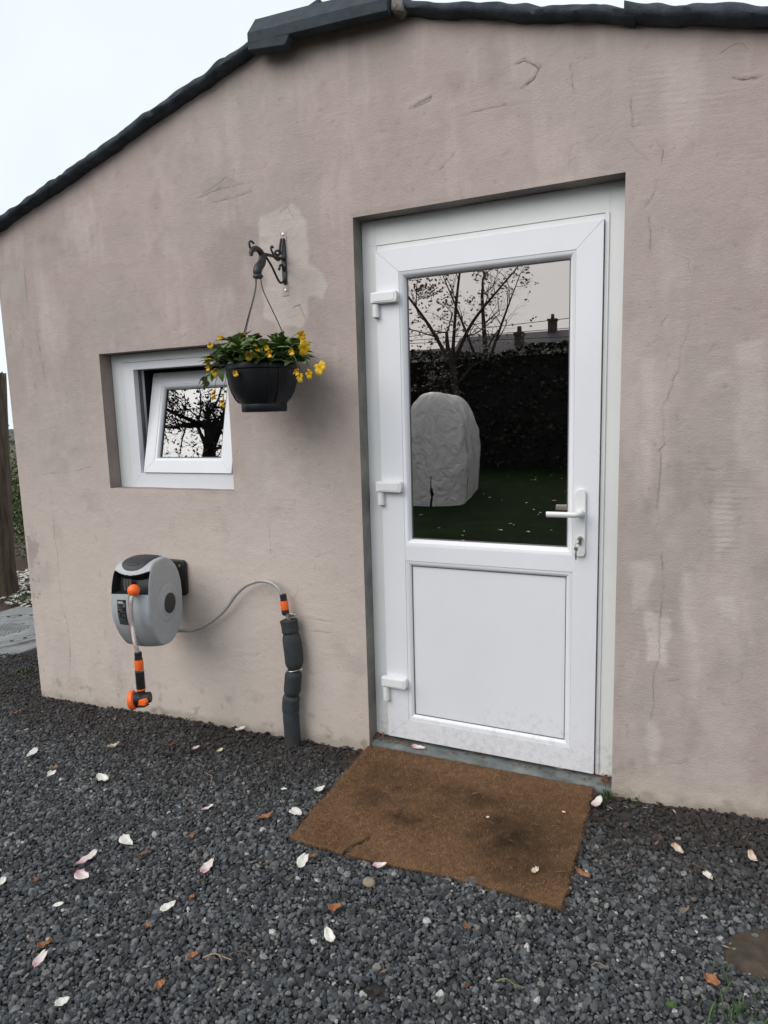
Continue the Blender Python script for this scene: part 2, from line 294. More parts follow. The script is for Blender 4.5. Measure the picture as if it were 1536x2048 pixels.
for k in range(14):
    bm = bmesh.new(); bmesh.ops.create_icosphere(bm, subdivisions=2, radius=1)
    cuts = [(Vector(RNG.normal(size=3)).normalized(), RNG.uniform(.55, .88)) for _ in range(9)]
    for v in bm.verts:
        for n_, d_ in cuts:
            e = v.co.dot(n_) - d_
            if e > 0: v.co -= n_ * e * .9
        v.co *= 1 + .08 * mnoise.noise(v.co * 2 + Vector((k * 5, 0, 0)))
        v.co.z *= .66; v.co.x *= 1.18
    me = bpy.data.meshes.new('stone'); bm.to_mesh(me); bm.free(); me.materials.append(M['stone'])
    me.polygons.foreach_set('use_smooth', [True] * len(me.polygons)); me.set_sharp_from_angle(angle=math.radians(28))
    stone_col.objects.link(bpy.data.objects.new('stone', me))
step = .0102
PX, PY = np.meshgrid(np.arange(-3.5, 2.7, step), np.arange(-2.75, .95, step), indexing='ij'); PX = PX.ravel(); PY = PY.ravel()
PX = np.concatenate([PX, PX + step / 2]); PY = np.concatenate([PY, PY + step / 2]); lay = np.concatenate([np.zeros(PX.size // 2), np.ones(PX.size // 2)])
PX = PX + RNG.uniform(-.55, .55, PX.size) * step; PY = PY + RNG.uniform(-.55, .55, PX.size) * step
k1 = ((PY < -.006) & (PX < 2.7)) | ((PX < -2.075) & (PY < .46 + .38 * (PX + 2.1) + .0))
k1 = ((PY < -.004)) | ((PX < -2.075) & ((PX + 3.41) * .42 + (PY - .745) * -.9 > .50))
k1 &= ~((PX > .0) & (PX < .93) & (PY > -.62))
ex_ = (PX - 1.56) * math.cos(.35) + (PY + .605) * math.sin(.35); ey_ = -(PX - 1.56) * math.sin(.35) + (PY + .605) * math.cos(.35)
k1 &= ~(((ex_ / .215) ** 2 + (ey_ / .100) ** 2 < 1 + .5 * fbm(PX, PY, .06, 303, 3)))
k1 &= ~((lay > 0) & (RNG.random(PX.size) < .35))
thin = fbm(PX, PY, .3, 77, 3) + sm(-.35, 0, PY) * .55
k1 &= ~((thin > .62) & (RNG.random(PX.size) < .75))
k1 &= ~((PY < -1.75) & (RNG.random(PX.size) < .45)) & ~((PY < -2.2) & (RNG.random(PX.size) < .4))
PX = PX[k1]; PY = PY[k1]; lay = lay[k1]; n_st = PX.size
R0 = np.clip(RNG.lognormal(math.log(.0055), .38, n_st), .0026, .0135)
PZ = gz(PX) - .006 + bump_g(PX, PY) + lay * RNG.uniform(.001, .007, n_st) + RNG.uniform(-.002, .003, n_st)
me = bpy.data.meshes.new('gravel'); me.vertices.add(n_st); me.vertices.foreach_set('co', np.stack([PX, PY, PZ], -1).astype(np.float32).ravel())
rot = np.stack([RNG.normal(0, .45, n_st), RNG.normal(0, .45, n_st), RNG.uniform(0, 2 * PI, n_st)], -1).astype(np.float32)
scl = (R0[:, None] * RNG.uniform(.8, 1.2, (n_st, 3))).astype(np.float32)
for nm, ty, dat, key in (('rot', 'FLOAT_VECTOR', rot, 'vector'), ('scl', 'FLOAT_VECTOR', scl, 'vector')):
    a = me.attributes.new(nm, ty, 'POINT'); a.data.foreach_set(key, dat.ravel())
a = me.attributes.new('pick', 'INT', 'POINT'); a.data.foreach_set('value', RNG.integers(0, 14, n_st).astype(np.int32))
me.update()
gr = link('gravel', me); tag(gr, 'loose dark grey basalt gravel covering the yard', 'gravel', kind='stuff')
ng = bpy.data.node_groups.new('scatter_stones', 'GeometryNodeTree')
ng.interface.new_socket('Geometry', in_out='INPUT', socket_type='NodeSocketGeometry'); ng.interface.new_socket('Geometry', in_out='OUTPUT', socket_type='NodeSocketGeometry')
gi = ng.nodes.new('NodeGroupInput'); go = ng.nodes.new('NodeGroupOutput'); ip = ng.nodes.new('GeometryNodeInstanceOnPoints'); ci = ng.nodes.new('GeometryNodeCollectionInfo')
ci.inputs['Collection'].default_value = stone_col; ci.inputs['Separate Children'].default_value = True; ci.inputs['Reset Children'].default_value = True
ip.inputs['Pick Instance'].default_value = True
def na(name, dt):
    n = ng.nodes.new('GeometryNodeInputNamedAttribute'); n.data_type = dt; n.inputs['Name'].default_value = name; return n.outputs['Attribute']
ng.links.new(gi.outputs[0], ip.inputs['Points']); ng.links.new(ci.outputs[0], ip.inputs['Instance']); ng.links.new(na('pick', 'INT'), ip.inputs['Instance Index'])
er = ng.nodes.new('FunctionNodeEulerToRotation'); ng.links.new(na('rot', 'FLOAT_VECTOR'), er.inputs[0]); ng.links.new(er.outputs[0], ip.inputs['Rotation']); ng.links.new(na('scl', 'FLOAT_VECTOR'), ip.inputs['Scale'])
ng.links.new(ip.outputs[0], go.inputs[0])
gm = gr.modifiers.new('scatter', 'NODES'); gm.node_group = ng

#@@SHED
# ------------------------------------------------------------------ the shed
shed = thing('garden_shed', 'low garden shed with patchy pinkish stucco gable wall and dark roof edge', 'shed', (0, 0, 0))
X0, X1 = -2.06, 1.9
DW0, DW1, DH = 0.0, 1.0, 2.1886
WX0, WX1, WZ0, WZ1 = -1.3975, -.642, 1.1056, 1.7575
def roof_low(x): return np.where(np.asarray(x) < -.1, 2.396 + .2885 * (np.asarray(x) + 1.938), 2.821 - .284 * (np.asarray(x) - .295))
CR = {'A': [(1.205, 1.692), (1.196, 1.642), (1.186, 1.61), (1.184, 1.56), (1.165, 1.514), (1.147, 1.455), (1.128, 1.424), (1.139, 1.399), (1.142, 1.306), (1.132, 1.284), (1.135, 1.235), (1.133, 1.201), (1.13, 1.145), (1.125, 1.081), (1.137, 1.055), (1.127, 1.019)], 'B': [(1.147, 0.932), (1.154, 0.807), (1.148, 0.678), (1.15, 0.554), (1.138, 0.512), (1.13, 0.455), (1.138, 0.397), (1.129, 0.322)], 'C': [(1.177, 0.47), (1.191, 0.477), (1.215, 0.486)], 'D': [(-1.78, 2.018), (-1.81, 1.918), (-1.802, 1.816), (-1.787, 1.67), (-1.783, 1.595)], 'D2': [(-1.826, 1.105), (-1.822, 0.972), (-1.831, 0.827), (-1.82, 0.771), (-1.829, 0.543), (-1.826, 0.452), (-1.792, 0.339), (-1.798, 0.175), (-1.825, 0.031)], 'E': [(0.455, 2.471), (0.557, 2.475), (0.649, 2.469)], 'F': [(1.011, 2.415), (1.01, 2.382), (1.018, 2.321), (1.04, 2.327)], 'G': [(1.007, 2.279), (1.035, 2.242), (1.07, 2.209)], 'H': [(0.246, 2.529), (0.288, 2.545), (0.334, 2.555), (0.323, 2.541), (0.268, 2.53)], 'I': [(0.636, 2.595), (0.666, 2.598), (0.72, 2.564), (0.702, 2.537), (0.658, 2.513)], 'J': [(0.599, 2.538), (0.611, 2.542), (0.622, 2.537)], 'K': [(1.3, 2.407), (1.334, 2.396), (1.374, 2.392)], 'M': [(0.822, 2.55), (0.824, 2.512), (0.831, 2.469)], 'N': [(0.847, 2.564), (0.888, 2.562)], 'O': [(0.424, 2.355), (0.39, 2.323), (0.355, 2.301)], 'Q': [(1.096, 2.15), (1.09, 2.104), (1.059, 2.067)], 'R': [(1.18, 2.26), (1.203, 2.234), (1.193, 2.207)], 'S': [(1.106, 2.192), (1.112, 2.236), (1.086, 2.273)], 'T': [(-0.443, 2.778), (-0.44, 2.75)], 'U': [(-0.702, 2.39), (-0.642, 2.41), (-0.58, 2.434)], 'V': [(-0.757, 2.372), (-0.649, 2.388), (-0.469, 2.393)], 'W2': [(-0.665, 2.344), (-0.548, 2.346), (-0.458, 2.358)], 'X': [(-0.286, 0.551), (-0.223, 0.55), (-0.153, 0.547)], 'Y': [(-0.276, 0.492), (-0.175, 0.497)], 'Z': [(-0.235, 0.826), (-0.16, 0.851), (-0.124, 0.84)], 'AA': [(-0.465, 0.97), (-0.461, 0.823)], 'BB': [(1.075, 2.045), (1.083, 1.966), (1.076, 1.905)], 'CC': [(-0.291, 1.877), (-0.255, 1.884), (-0.229, 1.822)], 'DD': [(-0.33, 2.255), (-0.293, 2.269), (-0.261, 2.216)], 'EE': [(1.141, 1.729), (1.127, 1.702), (1.121, 1.691)]}
PA = {'hook': [(-0.428, 2.259), (-0.342, 2.257), (-0.27, 2.26), (-0.237, 2.213), (-0.203, 2.199), (-0.205, 2.055), (-0.155, 2.001), (-0.122, 1.949), (-0.16, 1.894), (-0.217, 1.92), (-0.235, 1.802), (-0.357, 1.792), (-0.429, 1.838), (-0.437, 1.921), (-0.407, 1.998), (-0.434, 2.082)], 'r1': [(1.347, 1.615), (1.424, 1.61), (1.439, 1.216), (1.357, 1.215)], 'r2': [(1.067, 1.588), (1.106, 1.586), (1.114, 1.191), (1.081, 1.19)], 'r3': [(1.255, 1.526), (1.33, 1.522), (1.332, 1.481), (1.257, 1.484)], 'r4': [(1.048, 0.882), (1.116, 0.886), (1.115, 0.711), (1.057, 0.705)], 'r5': [(1.098, 0.703), (1.175, 0.695), (1.176, 0.538), (1.116, 0.533)], 'r6': [(1.215, 0.874), (1.253, 0.877), (1.258, 0.613), (1.22, 0.619)], 'r7': [(1.312, 0.772), (1.375, 0.794), (1.387, 0.714), (1.349, 0.713)], 'r8': [(1.122, 0.315), (1.155, 0.321), (1.16, 0.15), (1.123, 0.146)], 'r9': [(1.309, 1.144), (1.353, 1.145), (1.354, 0.953), (1.309, 0.951)], 'l1': [(-1.96, 0.151), (-1.912, 0.157), (-1.923, 0.025), (-1.983, 0.017)], 'l2': [(-0.592, 1.357), (-0.233, 1.352), (-0.102, 1.08), (-0.211, 0.795), (-0.662, 0.764)], 'l3': [(-1.833, 1.579), (-1.724, 1.575), (-1.741, 1.398), (-1.844, 1.4)], 'l4': [(-2.0, 1.968), (-1.907, 1.96), (-1.918, 1.811), (-2.008, 1.817)], 't1': [(0.19, 2.573), (0.346, 2.574), (0.344, 2.441), (0.207, 2.45)], 'l5': [(-0.336, 0.327), (-0.107, 0.358), (-0.115, 0.151), (-0.321, 0.116)], 'l6': [(-0.543, 1.291), (-0.438, 1.29), (-0.399, 1.072), (-0.531, 1.069)], 'l7': [(-0.81, 0.705), (-0.468, 0.8), (-0.439, 0.384), (-0.814, 0.288)], 'r10': [(1.35, 1.395), (1.378, 1.394), (1.387, 1.186), (1.366, 1.186)]}
PAS = {'hook': (.75, .010), 'r1': (.36, .02), 'r2': (.4, .016), 'r3': (.28, .015), 'r4': (.6, .014), 'r5': (.8, .010), 'r6': (.5, .016), 'r7': (.65, .012), 'r8': (.55, .012), 'r9': (.45, .012), 'l1': (.7, .008), 'l2': (.22, .09), 'l3': (.2, .04), 'l4': (.3, .015), 't1': (.12, .03), 'l5': (.22, .05), 'l6': (.3, .03), 'l7': (.2, .09), 'r10': (.2, .015)}
COMB = [(1.001, 1.34, 2.29, 2.5, .9), (1.245, 1.42, 2.15, 2.24, .7), (1.298, 1.366, .937, 1.18, 1.), (1.133, 1.18, 1.09, 1.2, .8), (-.45, -.30, .985, 1.095, .5), (1.045, 1.131, .69, .88, .6), (1.2, 1.5, 1.1, 1.3, .35), (1.05, 1.35, .5, .75, .4), (-1.2, -.7, .9, 1.05, .3)]
WALLD = {}
def build_wall():
    def lines(br, d): return np.concatenate([np.linspace(a, b, max(2, int(round((b - a) / d)) + 1))[:-1] for a, b in zip(br[:-1], br[1:])] + [[br[-1]]])
    xs = lines([X0, WX0, WX1, DW0, DW1, X1], .0058); zs = lines([-.16, WZ0, WZ1, DH, 2.96], .0058)
    X, Z = np.meshgrid(xs, zs, indexing='ij'); nx, nz = X.shape
    D = .0035 * fbm(X, Z, .45, 1, 3) + .0015 * fbm(X, Z * 1.3, .10, 11, 5, .55) + .0005 * fbm(X, Z, .02, 21, 2)
    # brushed render: fine mostly horizontal drag marks
    D += .00022 * fbm(X * .18, Z, .012, 31, 2) * (.4 + sm(-.2, .5, fbm(X, Z, .35, 35, 2)))
    lo = fbm(X, Z, .55, 41, 3); st = fbm(X * 3.2, Z * .8, .6, 51, 4); sp = fbm(X, Z, .14, 61, 4)
    pink = np.array([.402, .328, .306]); grey = np.array([.402, .342, .314]); light = np.array([.58, .51, .475])
    t = np.clip(.5 + lo * 1.3 + .5 * sp, 0, 1)[..., None]; C = pink * t + grey * (1 - t)
    C *= (1 + .07 * st + .07 * sp + .04 * fbm(X, Z, .035, 66, 3))[..., None]
    # paler, sandier tone low on the left wall, greyer high up
    low = (sm(1.9, .3, Z) * sm(.6, -.4, X))[..., None]; C = C * (1 - low * .9) + np.array([.605, .525, .465]) * low * .9
    lf = sm(.2, -1.2, X)[..., None]; C *= 1 + .04 * lf
    # cloudy pale areas where the paint is thin, pulled downwards
    cl1 = sm(.08, .5, fbm(X * 1.7, Z * .75, .34, 201, 5, .6)); cl2 = sm(.15, .5, fbm(X * 2.6, Z * .6, .22, 211, 4, .6)); dk = sm(.15, .55, fbm(X * 1.2, Z, .28, 221, 5, .6))
    m_ = (np.clip(.42 * cl1 + .30 * cl2, 0, .7))[..., None]; C = C * (1 - m_) + np.array([.535, .452, .418]) * m_; C *= (1 - .12 * dk * (1 - cl1))[..., None]
    D += .0006 * cl1
    # light patches
    wx = X + .02 * fbm(X, Z, .07, 71, 3); wz = Z + .03 * fbm(X, Z, .07, 81, 3)
    for k, poly in PA.items():
        a, soft = PAS[k]; P = np.array(poly); x0, z0 = P.min(0) - .15; x1, z1 = P.max(0) + .15
        ii = np.where((xs > x0) & (xs < x1))[0]; jj = np.where((zs > z0) & (zs < z1))[0]; sl = (slice(ii[0], ii[-1] + 1), slice(jj[0], jj[-1] + 1))
        px = wx[sl]; pz = wz[sl]; ins = np.zeros(px.shape, bool); dd = np.full(px.shape, 9.)
        for (ax, az), (bx, bz) in zip(P, np.roll(P, -1, 0)):
            cond = ((az > pz) != (bz > pz)); xi = ax + (pz - az) / ((bz - az) if abs(bz - az) > 1e-9 else 1e-9) * (bx - ax); ins ^= cond & (px < xi)
            tt = np.clip(((px - ax) * (bx - ax) + (pz - az) * (bz - az)) / ((bx - ax) ** 2 + (bz - az) ** 2), 0, 1); dd = np.minimum(dd, np.hypot(px - ax - tt * (bx - ax), pz - az - tt * (bz - az)))
        s = np.where(ins, dd, -dd); m = sm(-soft, soft, s) * (.8 + .35 * sp[sl]); m = (np.clip(m, 0, 1) * a)[..., None]
        C[sl] = C[sl] * (1 - m) + light * m; D[sl] += .0009 * sm(-.006, .006, s) * (1 if a > .3 else .4)
        if k == 'hook': D[sl] += .0011 * sm(0, .02, s) * fbm(px, pz, .03, 91, 3)
    for (ax, bx, az, bz, a) in COMB:
        m = sm(ax - .03, ax + .03, X) * sm(bx + .03, bx - .03, X) * sm(az - .03, az + .03, Z) * sm(bz + .03, bz - .03, Z)
        D += a * .00075 * m * np.sin((Z + .12 * (X - ax) * (1 if az > 2 else .1) + .004 * fbm(X, Z, .06, 101, 2)) * 2 * PI / .0185) * np.clip(.6 + fbm(X, Z, .08, 111, 3), 0, 1.3)
    # cracks, scars and scratches
    def stroke(pts, depth, w, lip=0., dark=.0, jag=.004):
        nonlocal C
        P = []
        for (a, b) in zip(pts[:-1], pts[1:]):
            L = math.hypot(b[0] - a[0], b[1] - a[1]); k = max(1, int(L / .02))
            for i in range(k): P.append((a[0] + (b[0] - a[0]) * i / k + random.uniform(-jag, jag), a[1] + (b[1] - a[1]) * i / k + random.uniform(-jag, jag)))
        P.append(pts[-1])
        for (ax, az), (bx, bz) in zip(P[:-1], P[1:]):
            i0, i1 = np.searchsorted(xs, [min(ax, bx) - .02, max(ax, bx) + .02]); j0, j1 = np.searchsorted(zs, [min(az, bz) - .02, max(az, bz) + .02])
            if i1 <= i0 or j1 <= j0: continue
            sl = (slice(i0, i1), slice(j0, j1)); px = X[sl]; pz = Z[sl]
            tt = np.clip(((px - ax) * (bx - ax) + (pz - az) * (bz - az)) / ((bx - ax) ** 2 + (bz - az) ** 2 + 1e-9), 0, 1)
            d = np.hypot(px - ax - tt * (bx - ax), pz - az - tt * (bz - az)); g = np.exp(-(d / w) ** 2)
            D[sl] = np.minimum(D[sl], D[sl] - depth * g * .5); D[sl] -= depth * .25 * g
            if lip: D[sl] += lip * np.exp(-((np.hypot(px - ax - tt * (bx - ax), pz - az - .009 - tt * (bz - az))) / .006) ** 2) * .5
            C[sl] *= (1 - dark * g)[..., None]
    for k, p in CR.items():
        big = k in 'HIK'; stroke(p, .0022 if big else .0011, .0036 if big else .0024, .0016 if big else .0003, .16 if big else .13, .0035)
    rr = random.Random(5)
    for i in range(520):
        x = rr.uniform(X0 + .03, 1.6); z = rr.uniform(-.02, 2.85); a = rr.choice([rr.gauss(0, .35), rr.gauss(PI / 2, .3), rr.uniform(0, PI)]); L = abs(rr.gauss(0, .020)) + .004; b = a + rr.gauss(0, .8)
        stroke([(x, z), (x + L * math.cos(a), z + L * math.sin(a)), (x + L * math.cos(a) + L * .6 * math.cos(b), z + L * math.sin(a) + L * .6 * math.sin(b))], rr.uniform(.0003, .0011), .0025, rr.choice([0, .0002, .0006]), rr.uniform(.03, .13), .003)
    for i in range(320):                                                   # pits and lumps
        x = rr.uniform(X0 + .03, 1.6); z = rr.uniform(-.02, 2.85); s = rr.choice([-1, -1, 1]); w = rr.uniform(.003, .0055)
        i0, i1 = np.searchsorted(xs, [x - .03, x + .03]); j0, j1 = np.searchsorted(zs, [z - .03, z + .03]); sl = (slice(i0, i1), slice(j0, j1))
        g = np.exp(-((X[sl] - x) ** 2 + (Z[sl] - z) ** 2) / w ** 2); D[sl] += s * 0.0014 * g; C[sl] *= (1 - (.22 if s < 0 else 0) * g)[..., None]
    # foot of the wall: bare sandy render and dirt splashes
    h = Z - gz(X); ft = (sm(.16, .03, h + .05 * fbm(X, Z, .12, 121, 3)) * (.5 + .5 * sm(.9, 1.1, X)))[..., None]; C = C * (1 - .55 * ft) + np.array([.50, .435, .36]) * .55 * ft
    di = (sm(.05, .0, h + .03 * fbm(X, Z, .05, 131, 3)) * .45 + .4 * sm(.35, .6, fbm(X, Z, .045, 141, 3)) * sm(.28, .05, h))[..., None]; C = C * (1 - di) + np.array([.26, .225, .17]) * di
    D += .0022 * sm(.15, .02, h) * fbm(X, Z, .04, 151, 3) * sm(.9, 1.05, X)
    # hand stain under the right door jamb
    s_ = np.exp(-(((X - 1.055) / .035) ** 2 + ((Z - .11) / .05) ** 2)) * (.5 + .5 * sp); C *= (1 - .28 * np.clip(s_, 0, 1))[..., None]
    # rusty run at the left corner crack, grey drips below the roof
    dr = sm(.1, .6, fbm(X * 6, Z * .5, .5, 161, 3)) * sm(.5, .0, roof_low(X) - Z); C *= (1 - .05 * dr)[..., None]
    # die out at the edges of the openings and the corner
    def near(ax, bx, az, bz):
        dx = np.maximum(np.maximum(ax - X, X - bx), 0); dz = np.maximum(np.maximum(az - Z, Z - bz), 0); return np.hypot(dx, dz)
    ed = np.minimum(np.minimum(near(DW0, DW1, -1, DH), near(WX0, WX1, WZ0, WZ1)), X - X0); e = sm(0, .02, ed)
    D = D * e
    # ragged arris at the window
    V = np.stack([X, -D, Z], -1).reshape(-1, 3)
    WALLD.update(xs=xs, zs=zs, D=D)
    idx = np.arange(nx * nz).reshape(nx, nz); F = np.stack([idx[:-1, :-1], idx[1:, :-1], idx[1:, 1:], idx[:-1, 1:]], -1).reshape(-1, 4)
    cxm = X.reshape(-1)[F].mean(1); czm = Z.reshape(-1)[F].mean(1); top = V[F][:, :, 2].max(1)
    keep = ~((cxm > DW0) & (cxm < DW1) & (czm < DH)) & ~((cxm > WX0) & (cxm < WX1) & (czm > WZ0) & (czm < WZ1)) & (top < np.minimum(roof_low(cxm) + .045, 2.93))
    return link('wall', np_mesh('wall', V, F[keep], M['wall'], True, np.clip(C, .02, .9).reshape(-1, 3)), shed)
wall = build_wall()
# hairline cracks: thin dark slivers lying in the skin of the render
def hairlines():
    xs, zs, D = WALLD['xs'], WALLD['zs'], WALLD['D']; rr = random.Random(77); mb = MB()
    def yv(x, z):
        i = int(np.clip(np.searchsorted(xs, x) - 1, 0, len(xs) - 2)); j = int(np.clip(np.searchsorted(zs, z) - 1, 0, len(zs) - 2)); return -float(D[i:i + 2, j:j + 2].max()) - .0004
    def line(pts, w):
        P = []
        for (a, b) in zip(pts[:-1], pts[1:]):
            k = max(1, int(math.hypot(b[0] - a[0], b[1] - a[1]) / .008))
            for i in range(k): P.append((a[0] + (b[0] - a[0]) * i / k + rr.gauss(0, .0016), a[1] + (b[1] - a[1]) * i / k + rr.gauss(0, .0016)))
        P.append(pts[-1]); seg = []
        for i, (x, z) in enumerate(P):
            p = P[max(0, i - 1)]; q = P[min(len(P) - 1, i + 1)]; dx, dz = q[0] - p[0], q[1] - p[1]; l = math.hypot(dx, dz) + 1e-9; ww = w * (.25 + abs(mnoise.noise(Vector((x * 22, z * 22, 1)))) * 1.7) * min(1, .2 + i / 2, .2 + (len(P) - 1 - i) / 2)
            seg.append([(x - dz / l * ww, yv(x, z), z + dx / l * ww), (x + dz / l * ww, yv(x, z), z - dx / l * ww)])
        for a, b in zip(seg[:-1], seg[1:]):
            if mnoise.noise(Vector((a[0][0] * 9, 4, a[0][2] * 9))) > -.12: mb.add([a[0], a[1], b[1], b[0]], [(0, 1, 2, 3)])
    for k, p in CR.items(): line(p, .0011 if k in 'HIK' else .0006)
    for i in range(150):
        x = rr.uniform(X0 + .05, 1.55); z = rr.uniform(.03, 2.75)
        if z > float(roof_low(x)) - .05 or (-.03 < x < 1.03 and z < 2.22) or (WX0 - .03 < x < WX1 + .03 and WZ0 - .03 < z < WZ1 + .03): continue
        a = rr.choice([rr.gauss(.15, .3), rr.gauss(PI / 2, .35), rr.uniform(0, PI)]); L = rr.expovariate(1 / .03) + .006; pts = [(x, z)]
        for q in range(rr.choice([1, 2, 3])): a += rr.gauss(0, .5); pts.append((pts[-1][0] + L * .5 * math.cos(a), pts[-1][1] + L * .5 * math.sin(a)))
        if all(not (-.02 < u < 1.02 and v < 2.21) and not (WX0 - .02 < u < WX1 + .02 and WZ0 - .02 < v < WZ1 + .02) and v < float(roof_low(u)) - .03 and u > X0 + .02 for u, v in pts): line(pts, rr.uniform(.0005, .0011))
    M['crack'] = surf('crack_dark', (.17, .14, .125), .95, .3, 40.); tag(mb.build('hairline_cracks', M['crack'], shed), kind='stuff')
hairlines()
# side and back walls (plain), seen only from other positions and from inside
M['wall_plain'] = surf('stucco_plain', (.40, .34, .315), .9, .12, 5., .5, 120.)
MB().box(X0, X0 + .2, .001, 4.2, -.16, 2.36).build('wall', M['wall_plain'], shed)
MB().box(X1 - .2, X1, .001, 4.2, -.16, 2.36).build('wall', M['wall_plain'], shed)
MB().prism([(X0, -.16), (X1, -.16), (X1, 2.36), (-.1, 2.9), (X0, 2.36)], 'y', 4.2, 4.4).build('wall', M['wall_plain'], shed)
MB().box(X0 + .21, X1 - .21, .13, 4.19, -.2, .0).build('floor_slab', M['inside'], shed)
M['inside_wall'] = surf('shed_lining', (.10, .095, .09), .95, .3, 4.)
inn = MB()   # inner lining of the front wall
inn.box(X0 + .2, WX0 - .02, .2, .22, 0, 2.3).box(WX0 - .02, WX1 + .02, .2, .22, 0, WZ0 - .02).box(WX0 - .02, WX1 + .02, .2, .22, WZ1 + .02, 2.3).box(WX1 + .02, DW0 - .02, .2, .22, 0, 2.3).box(DW0 - .02, DW1 + .02, .2, .22, DH + .02, 2.3).box(DW1 + .02, X1 - .2, .2, .22, 0, 2.3).prism([(X0 + .2, 2.3), (X1 - .2, 2.3), (X1 - .2, 2.33), (-.1, 2.85), (X0 + .2, 2.36)], 'y', .2, .22)
inn.build('wall_lining', M['inside_wall'], shed)

# reveals of the openings: uneven plaster edges
def reveal(name, mat, quads, depth):
    mb = MB()
    for (a, b, nrm) in quads:
        n = 70; vs = []
        for i in range(n + 1):
            t = i / n; x = a[0] + (b[0] - a[0]) * t; z = a[1] + (b[1] - a[1]) * t
            for j, y in enumerate((0.0, .012, depth * .6, depth)):
                k = .0025 * mnoise.noise(Vector((x * 14, y * 30, z * 14))) * (0 if j == 0 else 1) + (.004 * mnoise.noise(Vector((x * 5, 3, z * 5))) if j >= 2 else 0)
                vs.append((x + nrm[0] * k, y, z + nrm[1] * k))
        mb.add(vs, [(i * 4 + j, (i + 1) * 4 + j, (i + 1) * 4 + j + 1, i * 4 + j + 1) for i in range(n) for j in range(3)])
    return mb.build(name, mat, shed, smooth=50)
reveal('door_reveal', M['reveal_grey'], [((DW0, -.14), (DW0, DH), (1, 0)), ((DW0, DH), (DW1, DH), (0, -1)), ((DW1, -.14), (DW1, DH), (-1, 0))], .2)
reveal('window_reveal', M['reveal_brown'], [((WX0, WZ0), (WX0, WZ1), (1, 0)), ((WX0, WZ1), (WX1, WZ1), (0, -1)), ((WX1, WZ0), (WX1, WZ1), (-1, 0)), ((WX0, WZ0), (WX1, WZ0), (0, 1))], .2)

# roof: two felted slopes with lumpy turned-down verges, a ridge cap and a lump of mortar
def slope(x0, x1, off, th):
    zl = lambda x: float(roof_low(x)) + off
    mb = MB(); a = (x0, -.02, zl(x0)); b = (x1, -.02, zl(x1))
    vs = [(x0, -.02, zl(x0)), (x1, -.02, zl(x1)), (x1, 4.6, zl(x1)), (x0, 4.6, zl(x0))]; vs += [(x, y, z + th) for x, y, z in vs]
    mb.add(vs, [(0, 3, 2, 1), (4, 5, 6, 7), (0, 1, 5, 4), (1, 2, 6, 5), (2, 3, 7, 6), (3, 0, 4, 7)]); return mb.build('roof_slope', M['felt'], shed)
slope(-2.3, -.102, .030, .025); slope(2.15, -.098, .010, .022)
def verge(xa, xb, hgt, off, seed, dy=0., wav=.006):
    n = int(abs(xb - xa) / .012); vs = []; K = 14
    for i in range(n + 1):
        x = xa + (xb - xa) * i / n; zc = float(roof_low(x)) + off + hgt / 2
        w = mnoise.noise(Vector((x * 5, seed, 0))) * wav + mnoise.noise(Vector((x * 13, seed, 4))) * wav * .4
        for k in range(K):
            t = 2 * PI * k / K; cy = math.cos(t); cz = math.sin(t)
            ry = .045; rz = hgt / 2 * (1 + .16 * mnoise.noise(Vector((x * 7, seed + 9, 0))))
            q = mnoise.noise(Vector((x * 16, cy * 2 + seed, cz * 2))) * .0065
            vs.append((x, -.022 + dy + (abs(cy) ** .7 * math.copysign(1, cy)) * ry - q, zc + w + (abs(cz) ** .7 * math.copysign(1, cz)) * rz + q))
    fs = [(i * K + k, i * K + (k + 1) % K, (i + 1) * K + (k + 1) % K, (i + 1) * K + k) for i in range(n) for k in range(K)]
    fs += [tuple(range(K)), tuple(range(n * K, (n + 1) * K))]
    return MB().add(vs, fs).build('roof_verge', M['felt'], shed, smooth=60)
verge(-2.3, -.37, .038, .022, 1.3, .010, .005); verge(.24, 1.02, .036, .0, 7.7, .008, .009); verge(.99, 2.15, .042, .006, 3.1, -.002, .010)
cap = MB()
# ridge cap: leaning upper facet, upright lower facet, a deeper tab at its left end
prof = [(-.088, 2.846), (-.088, 2.885), (-.03, 2.962), (.30, 2.985), (.30, 2.95), (-.02, 2.93), (-.05, 2.846)]
L_, R_ = -.385, .205; n = 24; vs = []
for i in range(n + 1):
    x = L_ + (R_ - L_) * i / n; sag = -.055 * (i / n) ** 1.0
    for (y, z) in prof: vs.append((x, y + .002 * mnoise.noise(Vector((x * 9, y * 20, z * 9))), z + sag * .55 + .012 + .0015 * mnoise.noise(Vector((x * 11, y * 17, 3)))))
K = len(prof); cap.add(vs, [(i * K + k, i * K + (k + 1) % K, (i + 1) * K + (k + 1) % K, (i + 1) * K + k) for i in range(n) for k in range(K)] + [tuple(range(K)), tuple(range(n * K, (n + 1) * K))])
cap.prism([(L_, 2.862), (L_, 2.836), (-.218, 2.816), (-.196, 2.848)], 'y', -.0885, -.046)
cap.build('ridge_cap', M['cap'], shed, bevel=.003)
mo = MB(); mo.sphere((.232, -.035, 2.868), .042, 20, (.75, .9, 1.0))
mo.v = [(x + .02 * mnoise.noise(Vector((x, y, z)) * 26), y + .02 * mnoise.noise(Vector((x, y, z + 9)) * 26), z + .022 * mnoise.noise(Vector((x + 5, y, z)) * 26)) for x, y, z in mo.v]
mo.build('mortar_lump', M['mortar'], shed, smooth=40)

